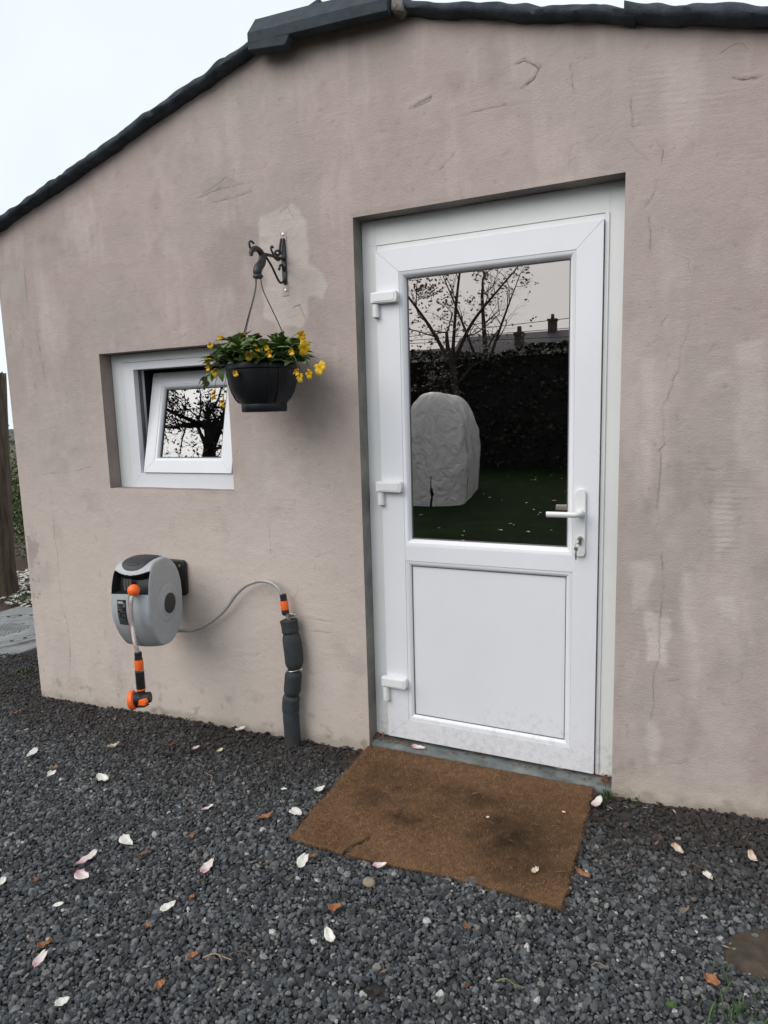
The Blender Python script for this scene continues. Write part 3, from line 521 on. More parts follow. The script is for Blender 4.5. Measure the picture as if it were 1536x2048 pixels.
# ---- door frame, door leaf
FY = .075; SY = .055
fr = MB()
fr.box(.0, .064, FY, .15, .03, DH).box(.931, 1.0, FY, .15, .03, DH).box(.0642, .9308, FY + .001, .15, 2.070, 2.090)
fr.box(.0642, .9308, FY + .03, .15, .025, .045)
dfr = fr.build('door_frame', M['upvc_warm'], shed, bevel=.0015)
MB().box(.0612, .946, FY - .0012, FY + .05, 2.0915, DH - .001).build('frame_strip', M['upvc_warm'], dfr, bevel=.001)
MB().box(.0015, .0600, FY - .0008, FY + .05, 2.0915, DH - .001).build('frame_strip', M['upvc_warm'], dfr, bevel=.001)
MB().box(.9475, .999, FY - .0006, FY + .05, .034, DH - .001).build('frame_strip', M['upvc_warm'], dfr, bevel=.001)
# raised inner lip of the frame beside the leaf on the lock side
MB().box(.9315, .9460, FY - .006, FY + .04, .036, 2.0905).build('frame_lip', M['upvc_warm'], dfr, bevel=.002)
ox0, ox1, oz0, oz1 = .066, .929, .040, 2.067; ix0, ix1, iz0, iz1 = .165, .838, .130, 1.978
def mitred(ox0, ox1, oz0, oz1, ix0, ix1, iz0, iz1, y0, y1, gap=.0002):
    mb = MB(); g = gap
    mb.prism([(ox0, oz0 + g), (ix0, iz0 + g), (ix0, iz1 - g), (ox0, oz1 - g)], 'y', y0, y1)
    mb.prism([(ox1, oz0 + g), (ox1, oz1 - g), (ix1, iz1 - g), (ix1, iz0 + g)], 'y', y0, y1)
    mb.prism([(ox0 + g, oz1), (ix0 + g, iz1), (ix1 - g, iz1), (ox1 - g, oz1)], 'y', y0, y1)
    mb.prism([(ox0 + g, oz0), (ox1 - g, oz0), (ix1 - g, iz0), (ix0 + g, iz0)], 'y', y0, y1)
    return mb
dl = mitred(ox0, ox1, oz0, oz1, ix0, ix1, iz0, iz1, SY, SY + .07)
dl.prism([(.1655, .8275), (.8375, .8275), (.851, .8395), (.851, .8810), (.8375, .893), (.1655, .893)], 'y', SY - .0004, SY + .065)
door = dl.build('door', M['upvc'], shed, bevel=.0014, seg=2); door['label'] = 'white half glazed plastic door leaf'
def bead(parent, ox0, ox1, oz0, oz1, w, y0, y1, mat='upvc', name='glazing_bead'):
    mb = MB(); prof = [(0, y0), (w * .35, y0 + (y1 - y0) * .08), (w * .7, y0 + (y1 - y0) * .35), (w * .95, y0 + (y1 - y0) * .75), (w, y1)]
    ring = lambda d, y: [(ox0 + d, y, oz0 + d), (ox1 - d, y, oz0 + d), (ox1 - d, y, oz1 - d), (ox0 + d, y, oz1 - d)]
    vs = sum([ring(d, y) for d, y in prof], []); fs = [(i * 4 + k, i * 4 + (k + 1) % 4, (i + 1) * 4 + (k + 1) % 4, (i + 1) * 4 + k) for i in range(len(prof) - 1) for k in range(4)]
    mb.add(vs, fs); return mb.build(name, M[mat], parent, smooth=35)
bead(door, .1655, .8375, .8935, 1.9775, .022, SY + .0015, SY + .028); bead(door, .1655, .8375, .1305, .827, .022, SY + .0015, SY + .016)
def gasket(parent, x0, x1, z0, z1, y, w=.004):
    mb = MB(); mb.box(x0, x0 + w, y - .002, y + .002, z0, z1).box(x1 - w, x1, y - .002, y + .002, z0, z1).box(x0 + w, x1 - w, y - .002, y + .002, z1 - w, z1).box(x0 + w, x1 - w, y - .002, y + .002, z0, z0 + w)
    return mb.build('gasket', M['gasket'], parent)
gasket(door, .187, .816, .915, 1.956, SY + .029); gasket(door, .187, .816, .152, .8055, SY + .0165, .003)
MB().box(.186, .817, SY + .031, SY + .035, .914, 1.957).build('glass_pane', M['glass'], door)
MB().box(.186, .817, SY + .018, SY + .045, .151, .8065).build('lower_panel', M['upvc'], door, bevel=.001)
for (zt, zb) in ((1.906, 1.812), (1.157, 1.060), (.317, .210)):
    h = MB(); h.prism([(.052, zt - .042), (.158, zt - .044), (.164, zt - .040), (.167, zt - .022), (.164, zt - .004), (.158, zt), (.052, zt)], 'y', .026, SY - .0005)
    hg = h.build('hinge', M['upvc_warm'], door, bevel=.004, seg=3)
    MB().box(.066, .155, .0238, .0255, zt - .036, zt - .006).build('hinge_cover', M['upvc_warm'], door, bevel=.0008)
    MB().lathe([(.0, zb - .002), (.008, zb - .002), (.0145, zb), (.0145, zt - .044)], (.067, .045, 0), n=20, caps=False).build('hinge_barrel', M['upvc_warm'], door, smooth=40)
    MB().lathe([(.004, 0), (.004, .004)], (.067, .045, zb - .006), n=10).build('hinge_pin', M['gasket'], door)
# handle plate and lever
pl = []
for k in range(13): pl.append((.866 + .020 * math.cos(PI * k / 12), 1.123 + .020 * math.sin(PI * k / 12)))
for k in range(13):
    a = PI + PI * k / 12; pl.append((.866 + .020 * math.copysign(abs(math.cos(a)) ** .6, math.cos(a)), .909 - .019 * abs(math.sin(a)) ** .8))
hp = MB().prism(pl, 'y', SY - .013, SY - .0006).build('handle_plate', M['upvc_warm'], door, bevel=.004, seg=3)
lv = MB(); lv.lathe([(.0135, 0), (.0125, .03)], (.868, SY - .013, 1.053), (0, -1, 0), 20)
lv.tube(catmull([(.868, .02, 1.053), (.866, -.002, 1.053), (.852, -.012, 1.053), (.82, -.012, 1.053), (.755, -.008, 1.052)], 6), .0115, 16, flat=.8)
lv.build('lever', M['upvc_warm'], door, smooth=50)
cy = MB(); cy.lathe([(.0088, 0), (.0088, .012), (.0076, .0135)], (.868, SY - .012, .960), (0, -1, 0), 22); cy.box(.8635, .8725, SY - .024, SY - .012, .938, .957)
cy.build('lock_cylinder', M['metal'], door, smooth=40)
ky = thing('keys', 'small brass coloured keys hanging from the lock of the white door', 'keys', (.866, SY - .03, .955))
kb = MB()
for k in range(24):
    pass
ring = [(-.004 + .0085 * math.cos(a), -.012, -.017 + .0085 * math.sin(a)) for a in np.linspace(0, 2 * PI, 25)]
MB().tube(ring, .0011, 6).build('key_ring', M['metal'], ky, smooth=60)
MB().box(-.0015, .0015, -.016, .01, -.009, .009).lathe([(.0085, -.0012), (.0085, .0012)], (0, -.014, -.004), (1, 0, 0), 18).build('key', M['metal'], ky, bevel=.0004)
k2 = MB(); k2.lathe([(.0075, -.001), (.0075, .001)], (-.008, -.013, -.030), (.2, 1, 0), 18); k2.box(-.0105, -.0055, -.014, -.012, -.070, -.034)
for z in (-.048, -.055, -.062): k2.box(-.0125, -.0106, -.0138, -.0122, z, z + .004)
k2.build('key', M['metal'], ky)
# threshold stone and rotten wood strip below the door
th = MB(); n = 40; vs = []
prof = [(.012, -.12), (.010, .0), (.014, .012), (.022, .018), (.24, .026)]
for i in range(n + 1):
    x = .001 + .998 * i / n
    for (y, z) in prof: vs.append((x, y + .003 * mnoise.noise(Vector((x * 8, y * 10, 1))), z + .003 * mnoise.noise(Vector((x * 12, y * 20, 5)))))
th.add(vs, [(i * 5 + k, (i + 1) * 5 + k, (i + 1) * 5 + k + 1, i * 5 + k + 1) for i in range(n) for k in range(4)])
th.build('threshold', M['bluestone'], shed, smooth=50)
M['rot'] = surf('rotten_wood', (.11, .035, .018), .95, .5, 22., 1., 70., col2=(.20, .09, .045))
rw = MB(); rw.box(.02, .93, .085, .11, .022, .038); rw.build('wood_strip', M['rot'], shed)
ro = MB()
for i in range(260):
    e = random.random(); x = random.choice([random.gauss(.03, .025), random.gauss(.975, .018), random.uniform(.03, .98), random.gauss(.10, .06)]); x = min(max(x, .006), .992); y = random.uniform(.025, .10); z = .024 + random.uniform(0, .010) * (1.6 if x < .06 or x > .95 else .5)
    a = random.uniform(0, PI); l = random.uniform(.003, .010); w = l * .45; dz = random.uniform(-.3, .5) * l
    c, s = math.cos(a), math.sin(a); ro.add([(x - c * l, y - s * l, z), (x + s * w, y - c * w, z + .002), (x + c * l, y + s * l, z + dz), (x - s * w, y + c * w, z - .001)], [(0, 1, 2, 3)])
tag(ro.build('rotten_crumbs', M['rot'], shed), kind='stuff')

# ---- window: fixed frame, joint strips, tilted sash
wf = mitred(-1.326, -.60, 1.100, 1.714, -1.256, -.672, 1.176, 1.679, .070, .14, .0002)
win = wf.build('window', M['upvc'], shed, bevel=.001); win['label'] = 'small white plastic window tilted open at the top'
MB().box(WX0 + .002, -1.3275, .071, .13, 1.104, WZ1 - .002).build('frame_strip', M['upvc_warm'], win, bevel=.001)
MB().box(-1.3262, -.60, .0695, .13, 1.7155, WZ1 - .002).build('frame_strip', M['upvc_warm'], win, bevel=.001)
rb = MB(); rb.box(-1.256, -1.250, .100, .118, 1.172, 1.683).box(-.678, -.672, .100, .118, 1.172, 1.683).box(-1.25, -.678, .1, .118, 1.677, 1.683)
rb.build('rebate', M['gasket'], win)
rc = MB(); rc.box(-1.262, -1.2555, .14, .24, 1.17, 1.69).box(-.674, -.668, .14, .24, 1.17, 1.69).box(-1.27, -.66, .14, .24, 1.683, 1.70); rc.build('inner_lining', M['inside'], win)  # lining coloured black to stand for the unlit interior behind the sash
sx0, sx1, sh = -1.232, -.70, .50
sash = mitred(sx0, sx1, 0, sh, sx0 + .062, sx1 - .062, .060, sh - .062, 0, .055, .0002).build('sash', M['upvc'], win, bevel=.0012)
sash.location = (0, .062, 1.180); sash.rotation_euler = (math.radians(-13.5), 0, 0)
sash_bead = bead(win, sx0 + .0622, sx1 - .0622, .0602, sh - .0622, .016, .002, .022, name='sash_bead')
wpane = MB().box(sx0 + .075, sx1 - .075, .024, .028, .074, sh - .076).build('window_pane', M['wglass'], win)
gk = MB(); a0, a1, b0, b1 = sx0 + .078, sx1 - .078, .0762, sh - .0782
gk.box(a0, a0 + .005, .018, .0225, b0, b1).box(a1 - .005, a1, .018, .0225, b0, b1).box(a0 + .005, a1 - .005, .018, .0225, b1 - .005, b1).box(a0 + .005, a1 - .005, .018, .0225, b0, b0 + .004)
sgk = gk.build('sash_gasket', M['gasket'], win)
for o in (sash_bead, wpane, sgk): o.location = sash.location; o.rotation_euler = sash.rotation_euler
#@@OBJ
# ------------------------------------------------------------------ wall bracket for the hanging pot
BX = -.318
br = thing('plant_bracket', 'black wrought iron scroll bracket screwed to the wall above the flower pot', 'bracket', (BX, 0, 2.05))
def yz(pts, x=0.): return [(x, p[0], p[1] - 2.05) for p in pts]
MB().prism([(-.010, -.078), (.010, -.078), (.0115, .05), (.007, .102), (-.007, .102), (-.012, .06)], 'y', -.010, -.002).build('back_plate', M['iron'], br, bevel=.002)
for z in (.092, -.125): MB().box(-.015, .015, -.004, -.0015, z, z + .036).build('mounting_strap', M['wall_plain'], br, bevel=.001)
for z in (.119, -.102): MB().lathe([(.006, 0), (.0055, .003), (.002, .0032)], (0, -.004, z), (0, -1, 0), 14).build('screw', M['metal'], br, smooth=30)
MB().tube(catmull(yz([(-.172, 2.060), (-.12, 2.064), (-.085, 2.067), (-.05, 2.068), (-.010, 2.070)])), [.0062] * 25, 10).build('arm', M['iron'], br, smooth=60)
MB().tube(catmull(yz([(-.145, 2.060), (-.10, 2.027), (-.058, 1.982), (-.037, 1.972), (-.016, 1.983), (-.008, 2.0)])), .0045, 10).build('brace', M['iron'], br, smooth=60)
MB().tube(catmull(yz([(-.226, 2.050), (-.241, 2.072), (-.242, 2.086), (-.230, 2.092), (-.214, 2.088)])), .0042, 8).build('hook', M['iron'], br, smooth=60)
MB().tube(catmull(yz([(-.077, 2.068), (-.092, 2.084), (-.098, 2.096), (-.089, 2.103), (-.081, 2.099)])), .0042, 8).build('hook', M['iron'], br, smooth=60)
MB().tube(catmull(yz([(-.077, 2.070), (-.066, 2.088), (-.040, 2.096), (-.030, 2.088), (-.048, 2.078), (-.066, 2.080)])), .0045, 8).build('scroll', M['iron'], br, smooth=60)
MB().tube(catmull(yz([(-.082, 2.066), (-.067, 2.060), (-.048, 2.058), (-.024, 2.070)])), .0045, 8).build('scroll', M['iron'], br, smooth=60)
MB().tube(catmull(yz([(-.046, 2.022), (-.036, 2.040), (-.020, 2.042), (-.010, 2.022)])), [.006, .0055, .005, .005, .005, .005, .005, .005, .005, .005, .005, .005, .005, .005, .005, .005, .005, .005, .004], 8).build('scroll', M['iron'], br, smooth=60)
for dx in (-.006, .006): MB().tube(yz([(-.030, 2.085), (-.022, 2.118), (-.012, 2.150)], dx), [.005, .0045, .003], 8, flat=.5).build('leaf_tip', M['iron'], br, smooth=60)

# ------------------------------------------------------------------ hanging pot
PCX, PCY = -.312, -.208
hp_ = thing('hanging_pot', 'round black plastic hanging pot on a three wire hanger beside the window', 'flower pot', (PCX, PCY, 1.452))
pr = [(.0, .004), (.060, .003), (.086, 0), (.0885, .004), (.0895, .024), (.0885, .030), (.0925, .036), (.107, .052), (.122, .078), (.131, .11), (.136, .145), (.1365, .160), (.1435, .163), (.1445, .176), (.141, .184), (.135, .185), (.133, .165), (.125, .135), (.0, .135)]
MB().lathe(pr, (0, 0, 0), n=64, caps=False).build('pot', M['pot'], hp_, smooth=38)
for a in (0, 120, 240):                                             # raised ribs below the wire lugs
    w = math.radians(a - 38); cs, sn = math.cos(w), math.sin(w); rb = MB()
    for off in (-.05, .05):
        cw, sw = math.cos(w + off * 3), math.sin(w + off * 3)
        rb.tube([(cw * r, sw * r, z) for r, z in ((.096, .035), (.110, .050), (.1235, .078), (.1325, .11), (.1372, .145), (.138, .16))], .0028, 6)
    rb.build('rib', M['pot'], hp_, smooth=60)
hz = 1.975 - 1.452
hk = MB(); dy = -.205 - PCY + .0
hk.tube(catmull([(0, -.036, hz + .062), (0, -.030, hz + .080), (0, .0, hz + .094), (0, .030, hz + .086), (0, .038, hz + .068), (0, .030, hz + .046), (0, .008, hz + .026), (0, .0, hz + .010), (0, .002, hz - .004)]), [.0068, .0075, .008, .0085, .009, .0092, .0095, .010, .0102, .0105, .0108, .011, .0112, .0114, .0116, .0118, .012, .012, .0125, .013, .0135, .014, .0145, .015, .0155, .016, .0162, .0164, .0166, .0168, .017, .017, .017, .0172, .0175, .0178, .018, .018, .018, .018, .018, .018, .0178, .0175, .017, .0165, .016, .0155, .015], 12, flat=.95)
hk.build('hanger_hook', M['iron'], hp_, smooth=60)
MB().lathe([(.013, -.016), (.019, -.013), (.020, -.008), (.019, -.003), (.014, 0)], (0, .002, hz), n=20).build('hanger_collar', M['iron'], hp_, smooth=50)
for a in (176, 265, 22):
    w = math.radians(a); e = Vector((.137 * math.cos(w), .137 * math.sin(w), .175)); s0 = Vector((.010 * math.cos(w), .002 + .010 * math.sin(w), hz - .012))
    md = s0.lerp(e, .12) + Vector((0, 0, -.012)) - Vector((math.cos(w), math.sin(w), 0)) * .006
    MB().tube(catmull([s0, md, s0.lerp(e, .5) - Vector((math.cos(w), math.sin(w), 0)) * .004, e], 5), .0021, 6).build('hanger_wire', M['wire'], hp_, smooth=60)

# ------------------------------------------------------------------ viola plant in the pot
vp = thing('viola_plant', 'bushy plant with yellow flowers and dark green leaves filling the hanging pot', 'plant', (PCX, PCY, 1.59))
M['vleaf'] = leaf_mat('viola_leaf', (.13, .215, .075), .7, .42)
M['stem'] = leaf_mat('viola_stem', (.07, .13, .035), .3, .5)
def leaf_mesh(name, L, Wd, curl, fold, mat, m=6, notch=0.):
    mb = MB(); vs = []
    for i in range(m + 1):
        t = i / m; w = Wd * (math.sin(PI * min(1, t ** .8 * .97 + .03)) ** .8) * (1 - notch * math.sin(t * 19)); y = L * t; z = -curl * L * t * t
        vs += [(-w, y, z + fold * w), (0, y, z), (w, y, z + fold * w)]
    fs = []
    for i in range(m): fs += [(i * 3, i * 3 + 1, (i + 1) * 3 + 1, (i + 1) * 3), (i * 3 + 1, i * 3 + 2, (i + 1) * 3 + 2, (i + 1) * 3 + 1)]
    mb.add(vs, fs); me = mb.mesh(name, mat); me.polygons.foreach_set('use_smooth', [True] * len(me.polygons)); return me
LM = [leaf_mesh('leaf', .046, .0135, .35, .35, M['vleaf'], notch=.1), leaf_mesh('leaf', .056, .0125, .55, .45, M['vleaf'], notch=.12), leaf_mesh('leaf', .036, .0125, .2, .3, M['vleaf']), leaf_mesh('leaf', .050, .016, .7, .25, M['vleaf'], notch=.08)]
rl = random.Random(11)
LEAVES = []
def put(me, name, parent, loc, dirv, roll=0., s=1.):
    if parent is vp: LEAVES.append((me, Vector(loc), Vector(dirv), roll, s * .98)); return
    return put_(me, name, parent, loc, dirv, roll, s)
def put_(me, name, parent, loc, dirv, roll=0., s=1.):
    o = bpy.data.objects.new(name, me); COL.objects.link(o); o.parent = parent; o.location = loc
    q = Vector(dirv).to_track_quat('Y', 'Z'); o.rotation_mode = 'QUATERNION'; o.rotation_quaternion = q @ Euler((0, roll, 0)).to_quaternion(); o.scale = (s, s, s); return o
stems = MB(); org = Vector((0, 0, 0.02))
for i in range(125):
    a = rl.uniform(0, 2 * PI); rr_ = .06 + .135 * math.sqrt(rl.random()); top = .055 + .085 * rl.random() * (1 - (rr_ / .25) ** 2) + .02
    # flatter on the right, taller on the left of the middle, trailing over the rim on both sides
    d = Vector((math.cos(a), math.sin(a), 0))
    if d.y > .3: rr_ *= .78
    if rr_ > .15: top -= rl.uniform(.0, .06)
    b0 = d * rl.uniform(.0, .08) + Vector((0, 0, .02)); tip = d * rr_ + Vector((0, 0, top)); mid = b0.lerp(tip, .55) + Vector((0, 0, .03))
    pts = catmull([b0, mid, tip], 5); stems.tube(pts, .0012, 5)
    for j, p in enumerate(pts[3:]):
        for k in range(rl.choice([1, 2]) if j < 4 else 2):
            w = rl.uniform(0, 2 * PI); o = Vector((math.cos(w), math.sin(w), rl.uniform(.1, 1.5))) + d * .5
            put(rl.choice(LM), 'leaf', vp, p, o, rl.uniform(-.5, .5), rl.uniform(.7, 1.15))
for (x, z) in ((-.075, .165), (-.06, .13), (.16, .125), (.165, .10), (.13, .13), (-.10, .13), (.02, .10), (.06, .09), (-.15, .11)):      # upright shoots against the wall
    p = Vector((x, -.02, z - .03)); stems.tube([(x * .8, 0, .03), p], .0012, 5)
    for k in range(4): put(rl.choice(LM), 'leaf', vp, p, (rl.uniform(-.6, .6), rl.uniform(-.7, .2), 1), rl.uniform(-.5, .5), rl.uniform(.8, 1.05))
def viola_mat():
    m, t, b = newmat('viola_yellow'); tcn = N(t, 'ShaderNodeTexCoord'); ln = N(t, 'ShaderNodeVectorMath', operation='LENGTH'); t.links.new(tcn.outputs['Object'], ln.inputs[0])
    ra = N(t, 'ShaderNodeValToRGB'); e = ra.color_ramp.elements; e[0].position = .003; e[0].color = (.42, .12, .004, 1); e[1].position = .011; e[1].color = (.80, .50, .012, 1)
    k = e.new(.022); k.color = (.78, .56, .03, 1); t.links.new(ln.outputs['Value'], ra.inputs['Fac']); t.links.new(ra.outputs['Color'], b.inputs['Base Color']); b.inputs['Roughness'].default_value = .6
    return m
M['viola'] = viola_mat()
def viola_mesh(open_, seed):
    r = random.Random(seed); mb = MB()
    # faces along -Y; five petals of unequal size
    for k, (ang, L, wd) in enumerate(((112, .019, .0085), (62, .019, .0085), (172, .017, .0075), (8, .017, .0075), (-90, .021, .0115))):
        a = math.radians(ang + r.uniform(-10, 10)); c, s = math.cos(a), math.sin(a); vs = []
        for i in range(6):
            t = i / 5; w = wd * math.sin(PI * min(1, .12 + t * .80)) ** .7; rad = L * t * open_; y = -.016 * t * (1 - open_) * 1.4 + .004 * t * math.sin(t * 3 + k) - .002 * k
            w *= .45 + .55 * open_
            for q in (-1, 0, 1):
                vs.append((c * rad - s * w * q * (1 if q else 0), y + (.004 * abs(q) * t) + r.uniform(-.003, .003) * t, s * rad + c * w * q))
        mb.add(vs, [(i * 3 + j, i * 3 + j + 1, (i + 1) * 3 + j + 1, (i + 1) * 3 + j) for i in range(5) for j in range(2)])
    mb.tube([(0, .012, .002), (0, .004, 0), (0, -.002, 0)], [.0008, .003, .0035], 6)
    me = mb.mesh('flower', M['viola']); me.polygons.foreach_set('use_smooth', [True] * len(me.polygons)); return me
VM = [viola_mesh(1., 1), viola_mesh(.85, 2), viola_mesh(.5, 3)]
FL = [(-0.487, -0.3, 1.714, 2), (-0.489, -0.31, 1.658, 1), (-0.484, -0.31, 1.626, 2), (-0.46, -0.31, 1.605, 1), (-0.337, -0.35, 1.597, 2), (-0.333, -0.3, 1.731, 1), (-0.426, -0.3, 1.733, 2), (-0.266, -0.36, 1.657, 1), (-0.229, -0.36, 1.671, 0), (-0.205, -0.34, 1.68, 2), (-0.168, -0.36, 1.66, 2), (-0.09, -0.34, 1.663, 2), (-0.097, -0.26, 1.727, 1), (-0.066, -0.3, 1.676, 0), (-0.058, -0.36, 1.59, 2), (-0.021, -0.26, 1.604, 0), (-0.078, -0.24, 1.587, 1), (-0.455, -0.33, 1.531, 3), (-0.408, -0.34, 1.497, 3), (-0.119, -0.24, 1.576, 1)]
for (x, y, z, k) in FL:
    p = Vector((x - PCX, y - PCY, z - 1.59)); o = bpy.data.objects.new('flower', VM[min(k, 2)]); COL.objects.link(o); o.parent = vp; o.location = p
    if k == 3: o.rotation_euler = (math.radians(80), rl.uniform(-.3, .3), rl.uniform(-.5, .5)); o.scale = (1.25, 1.5, 1.25)
    else: o.rotation_euler = (rl.uniform(-.1, .55), rl.uniform(-.5, .5), rl.uniform(-.3, 1.0)); s = (1.4 if k == 0 else 1.15); o.scale = (s, s, s)
    b = Vector((p.x * .45, p.y * .45, .04)) if p.z > 0 else Vector((p.x * .8, p.y * .8, .05))
    stems.tube(catmull([b, b.lerp(p, .6) + Vector((0, 0, .035 if k != 3 else .02)), p + Vector((0, .008, .004 if k != 3 else .03)), p + Vector((0, .004, 0 if k != 3 else .012))], 5), .0011, 5)
tr_ = [Vector((x - PCX, y - PCY, z - 1.59)) for x, y, z in ((-.39, -.30, 1.635), (-.425, -.325, 1.615), (-.467, -.33, 1.601), (-.490, -.33, 1.592), (-.480, -.33, 1.572))]
stems.tube(catmull(tr_, 4), .0012, 5)
for p in tr_[1:]:
    for k in range(3): put(rl.choice(LM), 'leaf', vp, p, (rl.uniform(-1, .4), rl.uniform(-.6, .4), rl.uniform(-.8, .5)), rl.uniform(-.5, .5), rl.uniform(.6, .85))
stems.build('stems', M['stem'], vp, smooth=60)
vdir = Vector((1.53, -2.22, .0)).normalized()
LEAVES.sort(key=lambda l: -(l[1].dot(vdir) + l[1].z * .8 + abs(l[1].x) * .35))
for l in LEAVES[:290]: put_(l[0], 'leaf', vp, *l[1:])
fm = MB()
for (me, loc, dv, roll, s) in LEAVES[290:]:
    mt = Matrix.Translation(loc) @ (dv.to_track_quat('Y', 'Z') @ Euler((0, roll, 0)).to_quaternion()).to_matrix().to_4x4() @ Matrix.Scale(s, 4)
    fm.add([mt @ v.co for v in me.vertices], [tuple(p.vertices) for p in me.polygons])
if fm.v: tag(fm.build('inner_foliage', M['vleaf'], vp, smooth=60), kind='stuff')
M['potsoil'] = surf('potting_soil', (.02, .014, .01), .97, .4, 40., 1., 90.)
MB().lathe([(.0, .004), (.07, .006), (.128, 0)], (0, 0, .0), n=32, caps=False).build('soil', M['potsoil'], vp, smooth=60)

# ------------------------------------------------------------------ hose reel
reel = thing('hose_reel', 'grey retractable garden hose reel mounted on the wall below the window', 'hose reel', (-1.020, -.055, .628), math.radians(13))
HX = .094
def rprof(t):
    """side outline of the drum body, angle t from the front (-y) over the top; returns (y,z)"""
    c, s = math.cos(t), math.sin(t)
    ex = 2.1 + 1.5 * max(0., min(1., .5 + c * 2)); y = math.copysign(abs(c) ** (2 / ex), c); z = math.copysign(abs(s) ** (2 / 2.45), s)
    yy = -.180 - .150 * y; zz = .205 * z
    if z > 0: yy += .012 * z * max(0, c)                     # hood leans back
    else: yy += .055 * (z ** 2) * max(0, c + .2)             # chin tucks in
    return yy, zz
def rbody(t, s, off=0.):
    """s in -1..1 across; rounded shoulders, nearly flat sides"""
    a = abs(s); y, z = rprof(t)
    if a < .82: k = 1 - .035 * (a / .82) ** 2; x = HX * s * (1 - .0 * a)
    else:
        w = (a - .82) / .18; k = .965 - .965 * (1 - math.sqrt(max(0, 1 - w ** 2.2))) ** 1.0 * .16; x = HX * math.copysign(.82 + .18 * math.sin(w * PI / 2), s)
    cy, cz = -.165, 0.
    # front narrows a little towards the chin and hood
    fr_ = max(0, math.cos(t)); x *= 1 - .10 * fr_ * (max(0, -math.sin(t)) ** 1.5) - .06 * max(0, math.sin(t)) ** 2
    return Vector((x, cy + (y - cy) * k, cz + (z - cz) * k))
NT, NS = 360, 150
def opening(t, s):
    """mouth for the hose: 0 outside .. 1 inside"""
    tt = math.degrees(t); lo_ = 15 + 6 * s * s * 0; hi = 41 + 14 * abs(s) ** 2.2
    m = min((tt - lo_) / 5, (hi - tt) / 4, (.90 - abs(s)) / .08, 1.); return max(0., m)
vs = []; inn_ = []
for i in range(NT):
    t = 2 * PI * i / NT
    for j in range(NS + 1):
        s = -1 + 2 * j / NS; p = rbody(t, s); tt = t if t < PI else t - 2 * PI; m = opening(tt, s); inn_.append(m)
        if m > 0:
            c = Vector((p.x * .8, -.15, .05)); p = p.lerp(c, .26 * min(1, m * 1.4))
        vs.append(p)
fh, fo = [], []
for i in range(NT):
    for j in range(NS):
        q = (i * (NS + 1) + j, i * (NS + 1) + j + 1, ((i + 1) % NT) * (NS + 1) + j + 1, ((i + 1) % NT) * (NS + 1) + j)
        (fo if sum(inn_[k] for k in q) / 4 > .02 else fh).append(q)
side = [tuple(i * (NS + 1) for i in range(NT)), tuple(i * (NS + 1) + NS for i in range(NT))]
def sub(fs):
    u = sorted({k for f in fs for k in f}); mp = {k: i for i, k in enumerate(u)}; return MB().add([vs[k] for k in u], [tuple(mp[k] for k in f) for f in fs])
sub(fh + side).build('housing', M['reel'], reel, smooth=40)
sub(fo).build('hose_opening', M['black'], reel, smooth=40)
# guide rollers inside the mouth
for x in (-.035, -.022, -.009): MB().lathe([(.006, 0), (.006, .05)], (x, -.288, .075), n=14).build('guide_roller', M['gasket'], reel, smooth=40)
# patches laid on the body
def patch(tc_, ts, ss, off, mat, name, ex=2.6, s0=0., n=40, rings=7, bump=.0):
    mb = MB(); vv = []
    for r in range(rings + 1):
        for k in range(n):
            a = 2 * PI * k / n; q = r / rings; cs, sn = math.cos(a), math.sin(a)
            u = math.copysign(abs(cs) ** (2 / ex), cs) * q; v = math.copysign(abs(sn) ** (2 / ex), sn) * q
            t = math.radians(tc_ + ts * v); s = s0 + ss * u; p = rbody(t, s); c = Vector((p.x, -.165, 0)); d = (p - c).normalized()
            vv.append(p + d * (off if r < rings else -.002))
    mb.add(vv, [(r * n + k, r * n + (k + 1) % n, (r + 1) * n + (k + 1) % n, (r + 1) * n + k) for r in range(rings) for k in range(n)])
    return mb.build(name, mat, reel, smooth=50)
patch(88, 42, .80, .003, M['reel_dark'], 'top_panel', 2.4)
patch(64, 5.5, .40, .0045, M['black'], 'grip_slot', 2.2)
# side dish, hub and seam
for sx in (1, -1):
    sd_ = MB(); sd_.lathe([(.088, -.001), (.080, .0028), (.058, .0030), (.054, .006), (.0, .006)], (sx * (HX - .001), -.172, -.010), (sx, 0, 0), 56, caps=False); sd_.build('side_disc', M['reel'], reel, smooth=32)
    hb = MB(); hb.lathe([(.046, .004), (.046, .009), (.042, .011), (.0, .0095)], (sx * (HX - .001), -.165, -.012), (sx, 0, 0), 40, caps=False); hb.build('hub_cap', M['reel_dark'], reel, smooth=32)
# seam line down the front
sm_ = MB(); sp_ = [rbody(math.radians(a), .0) for a in range(14, -75, -4)]
sm_.tube([p + Vector((0, -.0003, 0)) for p in sp_], .0007, 5); sm_.build('seam', M['reel_dark'], reel)
# sticker with print
stk = []
for i in range(17):
    for j in range(9):
        t = math.radians(8.5 - 24 * i / 16); s = -.60 + .46 * j / 8; p = rbody(t, s); c = Vector((p.x, -.165, 0)); stk.append(p + (p - c).normalized() * .0012)
MB().add(stk, [(i * 9 + j, i * 9 + j + 1, (i + 1) * 9 + j + 1, (i + 1) * 9 + j) for i in range(16) for j in range(8)]).build('sticker', M['sticker'], reel, smooth=60)
def sti(u, v, off=.0024):
    t = math.radians(8.5 - 24 * v); s = -.60 + .46 * u; p = rbody(t, s); c = Vector((p.x, -.165, 0)); return p + (p - c).normalized() * off
cu = bpy.data.curves.new('lettering', 'FONT'); cu.body = 'VEVOR'; cu.size = 1; cu.offset = .02
tmp = bpy.data.objects.new('tmp', cu); COL.objects.link(tmp); dg = bpy.context.evaluated_depsgraph_get(); me = bpy.data.meshes.new_from_object(tmp.evaluated_get(dg)); bpy.data.objects.remove(tmp)
